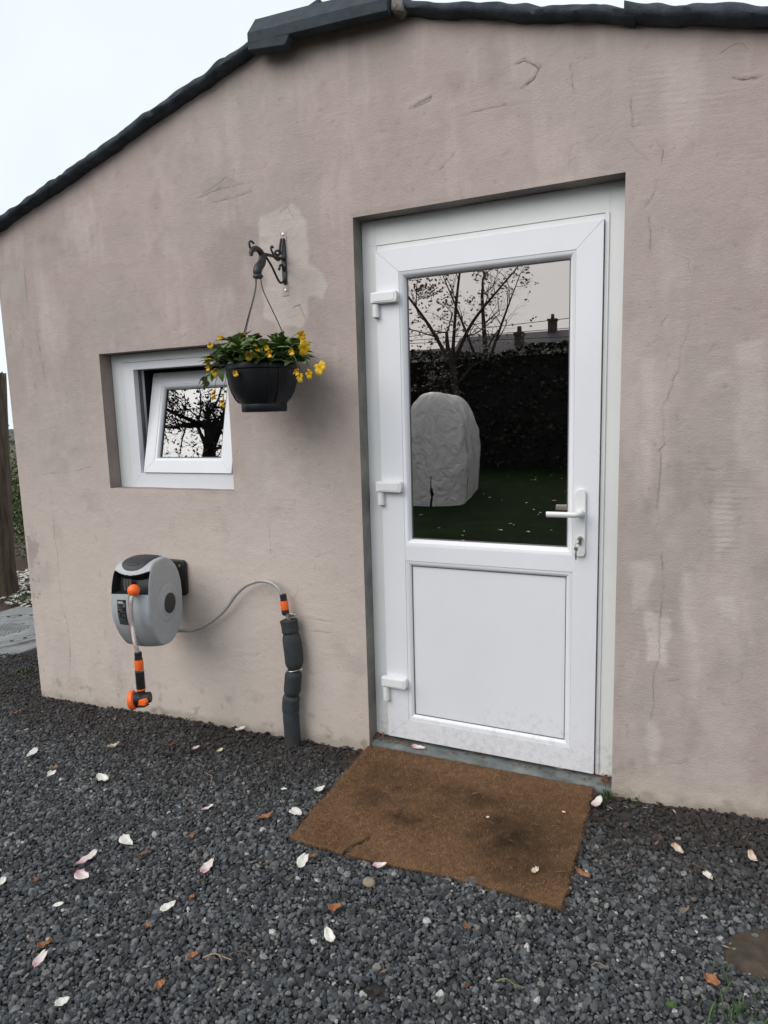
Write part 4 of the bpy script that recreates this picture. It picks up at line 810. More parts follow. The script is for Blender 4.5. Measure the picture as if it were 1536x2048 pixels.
xx = [v.co.x for v in me.vertices]; yy = [v.co.y for v in me.vertices]; xa, xb, ya, yb = min(xx), max(xx), min(yy), max(yy)
for v in me.vertices: v.co = sti(.08 + .60 * (v.co.x - xa) / (xb - xa), .17 - .11 * (v.co.y - ya) / (yb - ya))
me.materials.clear(); me.materials.append(M['print']); link('lettering', me, reel)
pt = MB(); rp = random.Random(3)
for k in range(14):
    v0 = .24 + k * .052; u0 = .08; 
    while u0 < .86:
        u1 = min(.9, u0 + rp.uniform(.05, .18))
        if rp.random() < .8 and not (k < 3 and u0 > .6): pt.add([sti(u0, v0), sti(u1, v0), sti(u1, v0 + .022), sti(u0, v0 + .022)], [(0, 1, 2, 3)])
        u0 = u1 + .03
pt.add([sti(.74, .12), sti(.9, .12), sti(.9, .28), sti(.74, .28)], [(0, 1, 2, 3)])
pt.build('small_print', M['print_dim'], reel)
# wall bracket (dark) and its screws, standing on the wall
bk = MB(); bk.prism([(.005, -.040), (.066, -.030), (.080, -.018), (.080, .128), (.068, .142), (-.040, .142), (-.050, .128), (-.050, -.030)], 'y', .034, .053)
rbk = bk.build('wall_bracket', M['black'], reel, bevel=.006, seg=3); rbk.rotation_euler = (0, 0, -math.radians(13))
MB().lathe([(.022, -.12), (.022, .12)], (0, .012, 0), n=24).build('pivot', M['black'], reel, smooth=40)
sc_ = MB().lathe([(.007, 0), (.006, .003)], (.048, .034, .115), (0, -1, 0), 14).build('screw', M['metal'], reel, smooth=40); sc_.rotation_euler = (0, 0, -math.radians(13))
# hose coming out of the mouth: stopper ball and hose end
RI = Matrix.Rotation(math.radians(13), 4, 'Z'); Mr = Matrix.Translation((-1.020, -.055, .628)) @ RI; Mi = Mr.inverted()
ball = Vector((.036, -.338, .090))
MB().sphere(ball, .0265, 24).build('stopper_ball', M['orange'], reel, smooth=60)
hend = Mi @ Vector((-.843, -.445, .470))
hp0 = catmull([ball + Vector((0, .0, -.01)), ball + Vector((0, -.022, -.035)), ball + Vector((-.001, -.030, -.08)), ball + Vector((.001, -.030, -.15)), hend.lerp(ball, .2) + Vector((-.004, -.012, 0)), hend], 6)
MB().tube(hp0, .0085, 12).build('hose', M['hose'], reel, smooth=60)
ar = catmull([p + Vector((-.0048, -.0072, 0)) for p in hp0[3:]], 1)
MB().tube(ar, .0008, 5).build('hose_stripe', M['orange'], reel, smooth=60)
# supply hose: from the back of the drum along the wall to the tap
sh_ = [(-1.04, -.13, .455), (-1.0, -.09, .441), (-.955, -.06, .436), (-.90, -.045, .440), (-.84, -.04, .462), (-.775, -.04, .502), (-.70, -.04, .562), (-.64, -.04, .632), (-.575, -.042, .684), (-.50, -.045, .712), (-.44, -.048, .711), (-.405, -.05, .694), (-.385, -.05, .668), (-.374, -.05, .640)]
MB().tube([Mi @ p for p in catmull(sh_, 5)], .0082, 12).build('supply_hose', M['hose'], reel, smooth=60)
def connector(parent, mat4, name='hose_connector'):
    def tr(mb): mb.v = [tuple(mat4 @ Vector(p)) for p in mb.v]; return mb
    tr(MB().lathe([(.010, 0), (.0145, .002), (.0152, .012), (.0145, .022), (.0155, .026), (.0155, .030)], (0, 0, 0), n=20)).build('connector_nut', M['black'], parent, smooth=30)
    tr(MB().lathe([(.0165, .030), (.0175, .034), (.0175, .066), (.0162, .070)], (0, 0, 0), n=20)).build('connector_sleeve', M['orange'], parent, smooth=30)
    tr(MB().lathe([(.0155, .070), (.0165, .074), (.0165, .090), (.0135, .094)], (0, 0, 0), n=20)).build('connector_end', M['black'], parent, smooth=30)
dn = Vector((.012, 0, -.115)).normalized(); q = Vector((0, 0, 1)).rotation_difference(dn).to_matrix().to_4x4()
connector(reel, Mi @ Matrix.Translation((-.375, -.05, .665)) @ q)

# spray nozzle on the hose end
nz_ = thing('spray_nozzle', 'orange and black spray nozzle hanging from the end of the reel hose', 'nozzle', (-.843, -.445, .478))
def zt(prof, mat, name): return MB().lathe([(r, -h) for r, h in prof], (0, 0, 0), n=22).build(name, M[mat], nz_, smooth=30)
zt([(.010, 0), (.0145, .003), (.0152, .012), (.0142, .022), (.0158, .027), (.0158, .034)], 'black', 'connector_nut')
zt([(.0170, .034), (.0180, .038), (.0180, .072), (.0168, .077)], 'orange', 'connector_sleeve')
zt([(.0182, .077), (.0182, .084)], 'metal', 'metal_ring')
zt([(.0175, .084), (.0185, .09), (.0180, .12), (.0186, .15), (.0180, .160)], 'black', 'grip')
zt([(.0190, .160), (.0190, .166)], 'orange', 'grip_ring')
zt([(.0165, .166), (.0155, .180), (.020, .190), (.022, .205)], 'black', 'neck')
hd = MB(); ax = Vector((-.85, -.45, -.12)).normalized()
hd.lathe([(.021, -.042), (.0235, -.035), (.024, -.004), (.030, .012), (.031, .030)], (-.004, -.002, -.206), ax, 26); hd.build('head', M['black'], nz_, smooth=40)
MB().lathe([(.0312, .022), (.040, .027), (.041, .040), (.036, .046), (.0, .044)], (-.004, -.002, -.206), ax, 28, caps=False).build('spray_face', M['orange'], nz_, smooth=35)
tg = MB(); tg.prism([(-.03, -.232), (.040, -.222), (.047, -.205), (.040, -.192), (.012, -.200), (-.02, -.212)], 'y', -.026, -.008); tg.build('trigger', M['orange'], nz_, bevel=.004)
tb = MB(); tb.prism([(-.012, -.240), (.036, -.230), (.030, -.223), (-.012, -.232)], 'y', -.024, .006); tb.build('trigger_guard', M['black'], nz_, bevel=.002)

# ------------------------------------------------------------------ insulated standpipe
sp = thing('standpipe', 'water standpipe wrapped in grey foam sleeves rising from the gravel beside the door', 'water pipe', (-.358, -.055, -.03))
PA_ = [(-.356, -.06, -.06), (-.3575, -.057, .03), (-.361, -.055, .10), (-.3615, -.053, .16), (-.355, -.052, .20), (-.346, -.052, .26), (-.3365, -.052, .33), (-.334, -.05, .38), (-.340, -.05, .45), (-.347, -.05, .51), (-.352, -.05, .55), (-.357, -.05, .60)]
PAc = catmull(PA_, 4)
def pip(z):
    for a, b in zip(PAc[:-1], PAc[1:]):
        if a.z <= z <= b.z: return a.lerp(b, (z - a.z) / (b.z - a.z + 1e-9))
    return PAc[-1]
def sleeve(z0, z1, r, pinch0, pinch1, seed):
    n = 14; pts = []; rs = []
    for i in range(n + 1):
        t = i / n; z = z0 + (z1 - z0) * t; pts.append(pip(z) - Vector((-.358, -.055, -.03)))
        e = 1 - pinch0 * (1 - min(1, t / .22)) ** 2 - pinch1 * (1 - min(1, (1 - t) / .22)) ** 2
        rs.append(r * e * (1 + .03 * mnoise.noise(Vector((seed, t * 3, 0)))))
    return MB().tube(pts, rs, 22).build('foam_sleeve', M['foam'], sp, smooth=50)
sleeve(-.05, .128, .0365, 0, .03, 1); sleeve(.126, .205, .0385, .03, .22, 2); sleeve(.203, .322, .0375, .28, .3, 3); sleeve(.328, .492, .041, .38, .2, 4)
cl = sleeve(.488, .548, .0375, .3, -.06, 5)
MB().lathe([(.030, .001), (.012, .0015)], pip(.548) - Vector((-.358, -.055, -.03)), n=22, caps=False).build('foam_end', M['foam'], sp)
MB().tube([pip(z) - Vector((-.358, -.055, -.03)) for z in (.54, .56, .58)], .0105, 16).build('tap_thread', M['metal'], sp, smooth=40)
for z in (.556, .563, .570, .577): MB().lathe([(.0125, 0), (.0125, .003)], pip(z) - Vector((-.358, -.055, -.03)), n=16).build('thread_ring', M['metal'], sp)
p = pip(.572) - Vector((-.358, -.055, -.03)); MB().box(p.x + .012, p.x + .034, p.y - .010, p.y + .006, p.z - .006, p.z + .012).tube([(p.x + .034, p.y - .002, p.z + .003), (p.x + .042, p.y - .002, p.z + .004)], .006, 10).build('tap_spindle', M['metal'], sp, bevel=.002)
p = pip(.325) - Vector((-.358, -.055, -.03)); rg = [(p.x + .0285 * math.cos(a), p.y + .0285 * math.sin(a), p.z + .004 * math.cos(a)) for a in np.linspace(0, 2 * PI, 30)]
MB().tube(rg, .0028, 8).tube(catmull([(p.x + .027, p.y - .006, p.z), (p.x + .040, p.y - .010, p.z + .004), (p.x + .046, p.y - .006, p.z + .012), (p.x + .040, p.y - .002, p.z + .014)], 4), .0026, 8).build('wire_tie', M['metal'], sp, smooth=60)
p = pip(.126) - Vector((-.358, -.055, -.03)); M['blue_tape'] = surf('blue_tape', (.02, .07, .14), .5, .2)
MB().lathe([(.0375, -.002), (.0378, .003)], p, n=22, caps=False).build('tape', M['blue_tape'], sp)

# ------------------------------------------------------------------ coir doormat
dm = thing('doormat', 'worn brown coir doormat with a split front edge lying before the door', 'doormat', (.46, -.33, 0))
def build_mat():
    xs = np.linspace(-.468, .475, 158); ys = np.linspace(-.345, .335, 114); X, Y = np.meshgrid(xs, ys, indexing='ij'); u = (X + .468) / .943; v = (Y + .345) / .68
    wx = X + .46; wy = Y - .33
    # outline: front edge bowed, left edge skewed, ragged
    XX = X + (1 - v) * (.030 * (1 - u) - .004 * u) + .003 * fbm(Y, Y * 0, .05, 3, 3) * ((u < .01) | (u > .99)); YY = Y + (.018 * u) * (1 - v) - .012 * np.sin(u * 7) * (1 - v) ** 3 + .004 * fbm(X, X * 0, .06, 5, 3) * ((v < .01) | (v > .99)) + v * .010 * u
    H = .010 + .0035 * fbm(X, Y, .18, 7, 3) + .0016 * fbm(X, Y, .02, 9, 3) + .006 * sm(.12, 0, v) * fbm(X, Y * 0, .2, 13, 2)
    H = H + gz(XX + .46) + .002
    st = np.zeros_like(X)
    for (cx, cy, rx, ry, a) in ((.06, .10, .14, .07, .7), (.27, -.07, .16, .13, .85), (.33, -.22, .12, .07, .7), (-.22, .12, .13, .08, .6), (-.30, -.02, .06, .08, .5), (.0, .0, .22, .1, .35), (-.13, -.10, .06, .03, .75), (-.19, .20, .05, .03, .6), (-.23, .08, .04, .04, .6)):
        st = np.maximum(st, a * np.exp(-(((X - cx) / rx / 1.3) ** 2 + ((Y - cy) / ry / 1.3) ** 2) ** 1.1))
    st = np.clip(.85 * st * (1 + .7 * fbm(X, Y, .05, 15, 4)) + .10 * fbm(X, Y, .12, 17, 3), 0, 1)[..., None]
    n1 = fbm(X, Y, .16, 19, 4)[..., None]; n2 = fbm(X, Y, .012, 23, 2)[..., None]
    C = np.array([.142, .080, .043]) * (1 + .3 * n1 + .3 * n2); C = C * (1 - st) + np.array([.034, .021, .012]) * st
    # split
    S = np.array([(-.248, -.345), (-.236, -.295), (-.205, -.25), (-.200, -.20)]); d = np.full(X.shape, 9.)
    for a, b in zip(S[:-1], S[1:]):
        t = np.clip(((X - a[0]) * (b[0] - a[0]) + (Y - a[1]) * (b[1] - a[1])) / ((b - a) ** 2).sum(), 0, 1); d = np.minimum(d, np.hypot(X - a[0] - t * (b[0] - a[0]), Y - a[1] - t * (b[1] - a[1])))
    wd = .009 * sm(-.20, -.345, Y); g = np.exp(-(d / .007) ** 2) * sm(-.19, -.26, Y); H = H - .008 * g; C = C * (1 - .6 * g[..., None])
    nx, ny = X.shape; idx = np.arange(nx * ny).reshape(nx, ny); F = np.stack([idx[:-1, :-1], idx[1:, :-1], idx[1:, 1:], idx[:-1, 1:]], -1).reshape(-1, 4)
    keep = ~((d < wd).reshape(-1)[F].sum(1) >= 3)
    V = np.stack([XX, YY, H], -1).reshape(-1, 3)
    M['coir'] = attr_mat('coir', .97, .35, 260., 1., 320., .1)
    m = np_mesh('pile', V, F[keep], M['coir'], True, C.reshape(-1, 3)); o = link('pile', m, dm); so = o.modifiers.new('thick', 'SOLIDIFY'); so.thickness = .011; so.offset = -1
    # loose fibres standing off the pile
    n = 30000; k = RNG.integers(0, nx * ny, n); base = V[k] + np.stack([RNG.normal(0, .003, n), RNG.normal(0, .003, n), np.full(n, .0)], -1); cc = C.reshape(-1, 3)[k] * RNG.uniform(.4, 2.3, n)[:, None]
    ang = RNG.uniform(0, 2 * PI, n); L = RNG.gamma(3, .0032, n).clip(.003, .028); up = RNG.uniform(.0, .6, n); w = RNG.uniform(.0004, .0009, n)
    dx = np.cos(ang) * L; dy = np.sin(ang) * L; tip = base + np.stack([dx, dy, up * L + .001], -1); px = np.stack([-np.sin(ang) * w, np.cos(ang) * w, np.zeros(n)], -1)
    FV = np.stack([base - px, base + px, tip], 1).reshape(-1, 3); FF = np.arange(3 * n).reshape(-1, 3)
    M['fibre'] = attr_mat('coir_fibre', .9, .05, 50., 0., 50., .15)
    tag(link('fibres', np_mesh('fibres', FV, FF, M['fibre'], False, np.repeat(cc, 3, 0)), dm), kind='stuff')
    # frayed rim
    bi = np.concatenate([idx[0, :], idx[-1, :], idx[:, 0], idx[:, -1]]); n = 5200; k = bi[RNG.integers(0, bi.size, n)]; base = V[k] + np.stack([RNG.normal(0, .002, n), RNG.normal(0, .002, n), RNG.uniform(-.009, .0, n)], -1); ct = V.mean(0); out = base - ct; ang = np.where(np.abs(out[:, 0]) / .47 > np.abs(out[:, 1]) / .34, np.where(out[:, 0] > 0, 0, PI), np.where(out[:, 1] > 0, PI / 2, -PI / 2)) + RNG.normal(0, .6, n)
    L = RNG.gamma(2.5, .0026, n).clip(.002, .018); w = .0006; tip = base + np.stack([np.cos(ang) * L, np.sin(ang) * L, RNG.uniform(-.4, .4, n) * L], -1); px = np.stack([-np.sin(ang) * w, np.cos(ang) * w, np.zeros(n)], -1); cc = C.reshape(-1, 3)[k] * RNG.uniform(.5, 1.7, n)[:, None]
    tag(link('frayed_rim', np_mesh('frayed_rim', np.stack([base - px, base + px, tip], 1).reshape(-1, 3), np.arange(3 * n).reshape(-1, 3), M['fibre'], False, np.repeat(cc, 3, 0)), dm), kind='stuff')
    # long curly straws
    st_ = MB(); rs = random.Random(9)
    for i in range(95):
        x = rs.uniform(-.42, .45); y = rs.uniform(-.3, .31); a = rs.uniform(0, 2 * PI); l = rs.uniform(.012, .035); b = a + rs.uniform(-1, 1); z = .017 + float(gz(x + .46))
        st_.tube(catmull([(x, y, z), (x + l * .5 * math.cos(a), y + l * .5 * math.sin(a), z + .003), (x + l * .5 * math.cos(a) + l * .5 * math.cos(b), y + l * .5 * math.sin(a) + l * .5 * math.sin(b), z)], 3), .0006, 4)
    M['straw'] = surf('straw', (.22, .14, .075), .9, .3, 60.); tag(st_.build('straws', M['straw'], dm), kind='stuff')
build_mat()
#@@GROUND
# ------------------------------------------------------------------ fallen petals, leaves, twigs
def petal_mat(name, c0, c1, c2):
    m, t, b = newmat(name); tcn = N(t, 'ShaderNodeTexCoord'); sp_ = N(t, 'ShaderNodeSeparateXYZ'); t.links.new(tcn.outputs['Generated'], sp_.inputs[0])
    n1 = N(t, 'ShaderNodeTexNoise', Scale=3.5, Detail=4, Roughness=.6); t.links.new(tcn.outputs['Generated'], n1.inputs['Vector'])
    a = N(t, 'ShaderNodeMath', operation='MULTIPLY_ADD'); a.inputs[1].default_value = .7; a.inputs[2].default_value = -.35; t.links.new(n1.outputs['Fac'], a.inputs[0])
    s = N(t, 'ShaderNodeMath', operation='ADD'); t.links.new(sp_.outputs['Y'], s.inputs[0]); t.links.new(a.outputs[0], s.inputs[1])
    ra = N(t, 'ShaderNodeValToRGB'); e = ra.color_ramp.elements; e[0].position = .05; e[0].color = (*c0, 1); e[1].position = .95; e[1].color = (*c2, 1); k = e.new(.4); k.color = (*c1, 1)
    t.links.new(s.outputs[0], ra.inputs['Fac']); t.links.new(ra.outputs['Color'], b.inputs['Base Color']); b.inputs['Roughness'].default_value = .55; return m
M['p_white'] = petal_mat('petal_white', (.62, .60, .52), (.70, .68, .63), (.66, .62, .56))
M['p_pink'] = petal_mat('petal_pink', (.50, .24, .30), (.66, .54, .53), (.70, .66, .61))
M['p_tan'] = petal_mat('petal_tan', (.40, .25, .14), (.62, .54, .44), (.60, .50, .40))
M['p_orange'] = petal_mat('leaf_orange', (.17, .065, .025), (.32, .135, .055), (.22, .09, .035))
M['p_brown'] = petal_mat('leaf_brown', (.10, .045, .02), (.19, .085, .04), (.13, .06, .03))
def litter(name, x, y, L, wr, ang, curl, mat, label, cat, group=None, seed=0, z=None, fold=.3, crinkle=.0):
    r = random.Random(seed + int((x + 5) * 977) + int((y + 5) * 7919)); mb = MB(); n, m = 10, 6; vs = []; wid = L * wr
    tw = r.uniform(-.5, .5); bend = r.uniform(-.25, .25)
    wid *= .92; L *= .84
    for i in range(n + 1):
        t = i / n; w = wid * .5 * max(.06, math.sin(PI * min(1, .06 + t ** .85 * .90)) ** .62)
        for j in range(m + 1):
            q = -1 + 2 * j / m; xx = w * q + bend * L * (t - .5) ** 2; yy = L * (t - .5)
            xx *= 1 + .28 * mnoise.noise(Vector((t * 5, q, seed + x * 31))); yy += .13 * L * mnoise.noise(Vector((q * 2.2, x * 17, y * 13 + t)))
            zz = fold * w * q * q * 1.2 + curl * L * (2 * (t - .5)) ** 2 * .35 + tw * w * q * (t - .4) + (crinkle + .09) * L * mnoise.noise(Vector((t * 4 + seed, q * 2, x * 9)))
            vs.append((xx, yy, zz))
    mb.add(vs, [(i * (m + 1) + j, i * (m + 1) + j + 1, (i + 1) * (m + 1) + j + 1, (i + 1) * (m + 1) + j) for i in range(n) for j in range(m)])
    o = mb.build(name, M[mat], None, smooth=60); mn = min(v[2] for v in vs)
    o.location = (x, y, (float(gz(x)) + .0105 if z is None else z) - mn); o.rotation_euler = (r.uniform(-.12, .12), r.uniform(-.12, .12), math.radians(ang - 90))
    so = o.modifiers.new('thick', 'SOLIDIFY'); so.thickness = .0007; return tag(o, label, cat, group)
MG = 'magnolia petals fallen on the gravel'; LG = 'dry leaves lying on the gravel'
for a in [
 (-1.442, -.533, .083, .5, 109, .3, 'p_white', 'white petal with brown blotch, farthest left below the shed corner'),
 (-1.187, -.640, .052, .5, 97, .4, 'p_white', 'small white petal next to a brown leaf, below the hose nozzle on the left'),
 (-.936, -.597, .080, .45, -9, .5, 'p_white', 'curled white petal alone in the gravel straight below the spray nozzle'),
 (-.742, -.256, .046, .5, 85, .3, 'p_pink', 'small pinkish petal near the wall, left of the standpipe foot'),
 (-.618, -.241, .041, .5, 79, .4, 'p_tan', 'tan and white petal just right of a pinkish one near the standpipe'),
 (-.659, -.035, .056, .6, 59, .4, 'p_white', 'white petal leaning against the foot of the wall left of the standpipe'),
 (-.371, -.625, .053, .38, 66, .3, 'p_pink', 'narrow pink petal in the gravel midway between standpipe and camera'),
 (-.169, -.418, .028, .5, 36, .1, 'p_white', 'tiny flat white petal left of the doormat'),
 (-.034, -.381, .062, .45, 78, .5, 'p_white', 'folded white petal touching the left edge of the doormat'),
 (-.035, -.544, .058, .75, -9, .3, 'p_white', 'broad notched white petal beside the left corner of the doormat'),
 (-.509, -.891, .078, .5, -18, .3, 'p_white', 'oval cream white petal above the long petal on the left'),
 (-.562, -1.005, .092, .42, 89, .2, 'p_pink', 'longest white petal with a pink twisted tip on the left'),
 (-.508, -1.079, .062, .65, -1, .4, 'p_pink', 'white petal with a pink side just below the longest petal'),
 (-.147, -.901, .076, .45, 94, .25, 'p_pink', 'pink tipped petal alone in the gravel left of centre'),
 (.128, -.767, .072, .5, 101, .2, 'p_white', 'white petal next to a brown leaf in front of the mat corner'),
 (-.738, -1.189, .045, .6, 122, .3, 'p_white', 'white petal cut by the left edge of the picture'),
 (-.469, -1.199, .036, .5, 49, .2, 'p_white', 'small pale yellow petal low on the left'),
 (-.138, -1.089, .060, .6, 81, .1, 'p_white', 'flat angular white petal in the lower left gravel'),
 (.369, -1.017, .064, .42, -39, .8, 'p_white', 'strongly curled white petal below the orange leaf'),
 (-.333, -1.369, .065, .42, 109, .2, 'p_pink', 'pink striped petal touching a brown leaf at the lower left'),
 (-.155, -1.447, .040, .7, 74, .4, 'p_white', 'cupped cream petal nearest the bottom left corner'),
 (.960, -.093, .085, .42, 76, .4, 'p_pink', 'white and pink petal beside the right corner of the doormat'),
 (1.232, -.288, .060, .5, -56, .6, 'p_tan', 'folded cream petal in the gravel right of the doormat'),
 (1.440, -.263, .062, .4, -75, .6, 'p_tan', 'shrivelled cream petal farthest right near the wall'),
 (1.315, -.388, .046, .55, -62, .2, 'p_white', 'smooth white petal hanging on a thin stalk at the right'),
 (.369, -.696, .052, .55, 34, .4, 'p_pink', 'pinkish cupped petal just in front of the doormat')]:
    litter('petal', *a, 'petal', MG)
litter('petal', .217, .030, .072, .4, 0, .3, 'p_pink', 'pink and white petal lying on the stone threshold', 'petal', z=.021)
litter('petal', .798, .075, .045, .5, -6, .2, 'p_pink', 'pink petal half under the door on the threshold', 'petal', z=.026)
for a in [
 (-1.126, -.361, .063, .35, 68, .5, 'p_tan', 'tan dry leaf near the wall below the spray nozzle'),
 (-.867, -.278, .063, .4, 67, .4, 'p_brown', 'flat brown leaf near the wall between nozzle and standpipe'),
 (-.123, -.607, .064, .4, 45, .5, 'p_orange', 'curled rust brown leaf left of the doormat corner'),
 (-.312, -.785, .033, .5, 79, .4, 'p_orange', 'small brown leaf left of the middle of the gravel'),
 (-.397, -.925, .045, .4, 53, .5, 'p_brown', 'brown leaf right of the longest petal'),
 (.150, -.735, .036, .5, 52, .5, 'p_brown', 'brown leaf behind the white petal in front of the mat corner'),
 (-.101, -1.030, .022, .7, 81, .4, 'p_orange', 'tiny orange leaf scrap above the flat angular petal'),
 (-.144, -1.167, .024, .6, 107, .3, 'p_orange', 'tiny orange leaf scrap below the flat angular petal'),
 (.327, -.911, .052, .65, 40, .4, 'p_orange', 'bright orange brown leaf in the centre of the gravel'),
 (-.366, -1.327, .046, .5, 66, .5, 'p_orange', 'rusty leaf touching the pink striped petal'),
 (.056, -1.208, .034, .6, 68, .4, 'p_orange', 'orange leaf beside the pale twig'),
 (.041, -1.316, .034, .7, 92, .4, 'p_orange', 'brown leaf nearest the bottom edge of the picture'),
 (-1.954, -.235, .052, .5, 64, .4, 'p_orange', 'orange leaf near the corner of the shed'),
 (-1.224, -.596, .038, .5, 117, .5, 'p_orange', 'brown leaf scrap behind the small white petal on the left'),
 (-.639, -1.143, .030, .6, 71, .4, 'p_brown', 'dark brown leaf scrap below the longest petal'),
 (.966, -.498, .054, .4, -16, .6, 'p_orange', 'rolled orange brown leaf against the right edge of the doormat'),
 (1.315, -.794, .042, .7, -29, .4, 'p_orange', 'orange brown leaf in the lower right corner'),
 (.702, -.835, .034, .5, -30, .5, 'p_brown', 'brown leaf in the gravel below the middle of the doormat')]:
    litter('dry_leaf', *a, 'leaf', LG, crinkle=.12)
litter('dry_leaf', .832, -.548, .036, .6, 68, .6, 'p_tan', 'crumpled dry leaf lying on the doormat', 'leaf', z=.016, crinkle=.15)
litter('dry_leaf', .86, -.20, .016, .7, 20, .3, 'p_white', 'tiny white scrap on the right half of the doormat', 'leaf', z=.016)
litter('dry_leaf', .62, -.33, .016, .8, 60, .3, 'p_tan', 'tiny pale scrap in the middle of the doormat', 'leaf', z=.016)
def twig(x, y, L, ang, r, mat, label, bend=.15, up=.004):
    o = thing('twig', label, 'twig', (x, y, float(gz(x)) + .016), math.radians(ang), 'twigs and stalks on the gravel'); rr = random.Random(int(x * 1000))
    pts = catmull([(-L / 2, 0, 0), (-L / 6, bend * L, up), (L / 6, bend * L * rr.uniform(-.4, 1), up), (L / 2, 0, .0)], 4)
    MB().tube(pts, [r * (1.15 - .6 * i / len(pts)) for i in range(len(pts))], 6).build('stalk', M[mat], o, smooth=60)
    p = pts[len(pts) // 2]; MB().tube([p, p + Vector((L * .15, -L * .16, .004)), p + Vector((L * .22, -L * .26, .002))], [r * .7, r * .5, r * .3], 5).build('side_shoot', M[mat], o, smooth=60)
M['pale_twig'] = surf('pale_twig', (.30, .22, .14), .85, .3, 40.); M['green_stalk'] = surf('green_stalk', (.20, .19, .06), .8, .3, 40.)
for a in [(.126, -1.196, .080, 18, .0021, 'pale_twig', 'pale bent twig in the lower middle gravel'), (-.760, -.936, .070, 23, .0018, 'twig', 'dark brown twig above the oval petal on the left'), (-.494, -.473, .12, -46, .0011, 'pale_twig', 'thin dry grass stalk in the gravel below the standpipe'), (.195, -1.163, .075, -11, .0015, 'twig', 'dark twig right of the pale bent twig'), (1.31, -.40, .12, -52, .0014, 'twig', 'thin brown stalk under the smooth white petal at the right'), (1.058, -.843, .045, 17, .0011, 'pale_twig', 'short straw below the right corner of the doormat'), (1.006, -.378, .10, -59, .0013, 'twig', 'curved brown stalk right of the doormat'), (.86, -.98, .07, 8, .0014, 'green_stalk', 'yellow green moss stalk in the lower right gravel')]: twig(*a)
st = MB(); st.sphere((0, 0, .010), .017, 16, (1.2, 1, .75)); o = st.build('pebble', M['moss'], None, smooth=60, loc=(.373, -.780, float(gz(.37)) + .006)); tag(o, 'round tan pebble below the doormat among the dark gravel', 'pebble')
o.data.materials.clear(); o.data.materials.append(surf('tan_pebble', (.26, .21, .14), .8, .3, 60., .3, 120.))

rlt = np.random.default_rng(31); n = 620; lx = rlt.uniform(-2.6, 1.7, n); ly = -np.where(rlt.random(n) < .55, rlt.exponential(.18, n) + .01, rlt.uniform(0, 1.7, n)); ok = ~((lx > -.02) & (lx < .95) & (ly > -.68)); lx = lx[ok]; ly = ly[ok]; n = lx.size
la = rlt.uniform(0, 2 * PI, n); ll = rlt.gamma(2.2, .0042, n).clip(.003, .013); lw = ll * rlt.uniform(.08, .45, n); lz = gz(lx) + .008 + bump_g(lx, ly)
ca, sa = np.cos(la), np.sin(la); LV = np.stack([np.stack([lx - ca * ll, ly - sa * ll, lz], -1), np.stack([lx + sa * lw, ly - ca * lw, lz + .004], -1), np.stack([lx + ca * ll, ly + sa * ll, lz + rlt.uniform(0, .008, n)], -1), np.stack([lx - sa * lw, ly + ca * lw, lz + .002], -1)], 1).reshape(-1, 3)
lc = np.where(rlt.random(n)[:, None] < .6, np.array([.10, .048, .024]), np.where(rlt.random(n)[:, None] < .5, np.array([.20, .12, .07]), np.array([.26, .21, .17]))) * rlt.uniform(.5, 1.3, n)[:, None]
M['debris'] = attr_mat('dry_debris', .9, .1, 80., .2, 80., .2); tag(link('leaf_litter', np_mesh('leaf_litter', LV, np.arange(4 * n).reshape(-1, 4), M['debris'], False, np.repeat(lc, 4, 0))), 'brown crumbs of dry leaf and bark between the gravel stones', 'litter', kind='stuff')
# mossy slab at the right edge, tufts of grass, weeds
sl = MB(); nn = 26; vs = [(0, 0, .022)]
for rg_, zz in ((.5, .021), (.85, .018), (1.0, .004), (1.02, -.03)):
    for k in range(nn):
        a = 2 * PI * k / nn; rr = 1 + .12 * mnoise.noise(Vector((math.cos(a) * 1.7, math.sin(a) * 1.7, 2))); vs.append((.235 * rg_ * rr * math.cos(a), .115 * rg_ * rr * math.sin(a), zz + .004 * mnoise.noise(Vector((rg_ * 4 * math.cos(a), rg_ * 4 * math.sin(a), 7)))))
sl.add(vs, [(0, 1 + k, 1 + (k + 1) % nn) for k in range(nn)] + [(1 + r * nn + k, 1 + (r + 1) * nn + k, 1 + (r + 1) * nn + (k + 1) % nn, 1 + r * nn + (k + 1) % nn) for r in range(3) for k in range(nn)])
o = sl.build('stepping_stone', M['moss'], None, smooth=40, loc=(1.56, -.605, .006)); o.rotation_euler = (0, 0, .35); tag(o, 'flat mossy brown stepping stone at the right edge of the gravel', 'stone')
def tuft(name, x, y, n, h, spread, label, cat, mat='green', wide=.0018, seed=0):
    r = random.Random(seed); o = thing(name, label, cat, (x, y, float(gz(x)) - .004)); mb = MB()
    for i in range(n):
        a = r.uniform(0, 2 * PI); b = Vector((r.gauss(0, spread * .35), r.gauss(0, spread * .35), 0)); l = h * r.uniform(.5, 1.1); lean = r.uniform(.15, .9); d = Vector((math.cos(a), math.sin(a), 0)); p = d.orthogonal().normalized() * wide * r.uniform(.6, 1.3)
        p = Vector((-d.y, d.x, 0)) * wide; pts = [b, b + d * l * lean * .25 + Vector((0, 0, l * .5)), b + d * l * lean * .62 + Vector((0, 0, l * .82)), b + d * l * lean * 1.05 + Vector((0, 0, l * .88))]
        vs = []
        for k, q in enumerate(pts): w = (1, .9, .6, .08)[k]; vs += [q - p * w, q + p * w]
        mb.add(vs, [(0, 1, 3, 2), (2, 3, 5, 4), (4, 5, 7, 6)])
    mb.build('blades', M[mat], o, smooth=60); return o
M['green_i'] = leaf_mat('grass_blade', (.035, .075, .014), .5, .5, False)
tuft('grass_tuft', 1.375, -.875, 60, .048, .12, 'tuft of green grass in the bottom right corner', 'grass', 'green_i', seed=1)
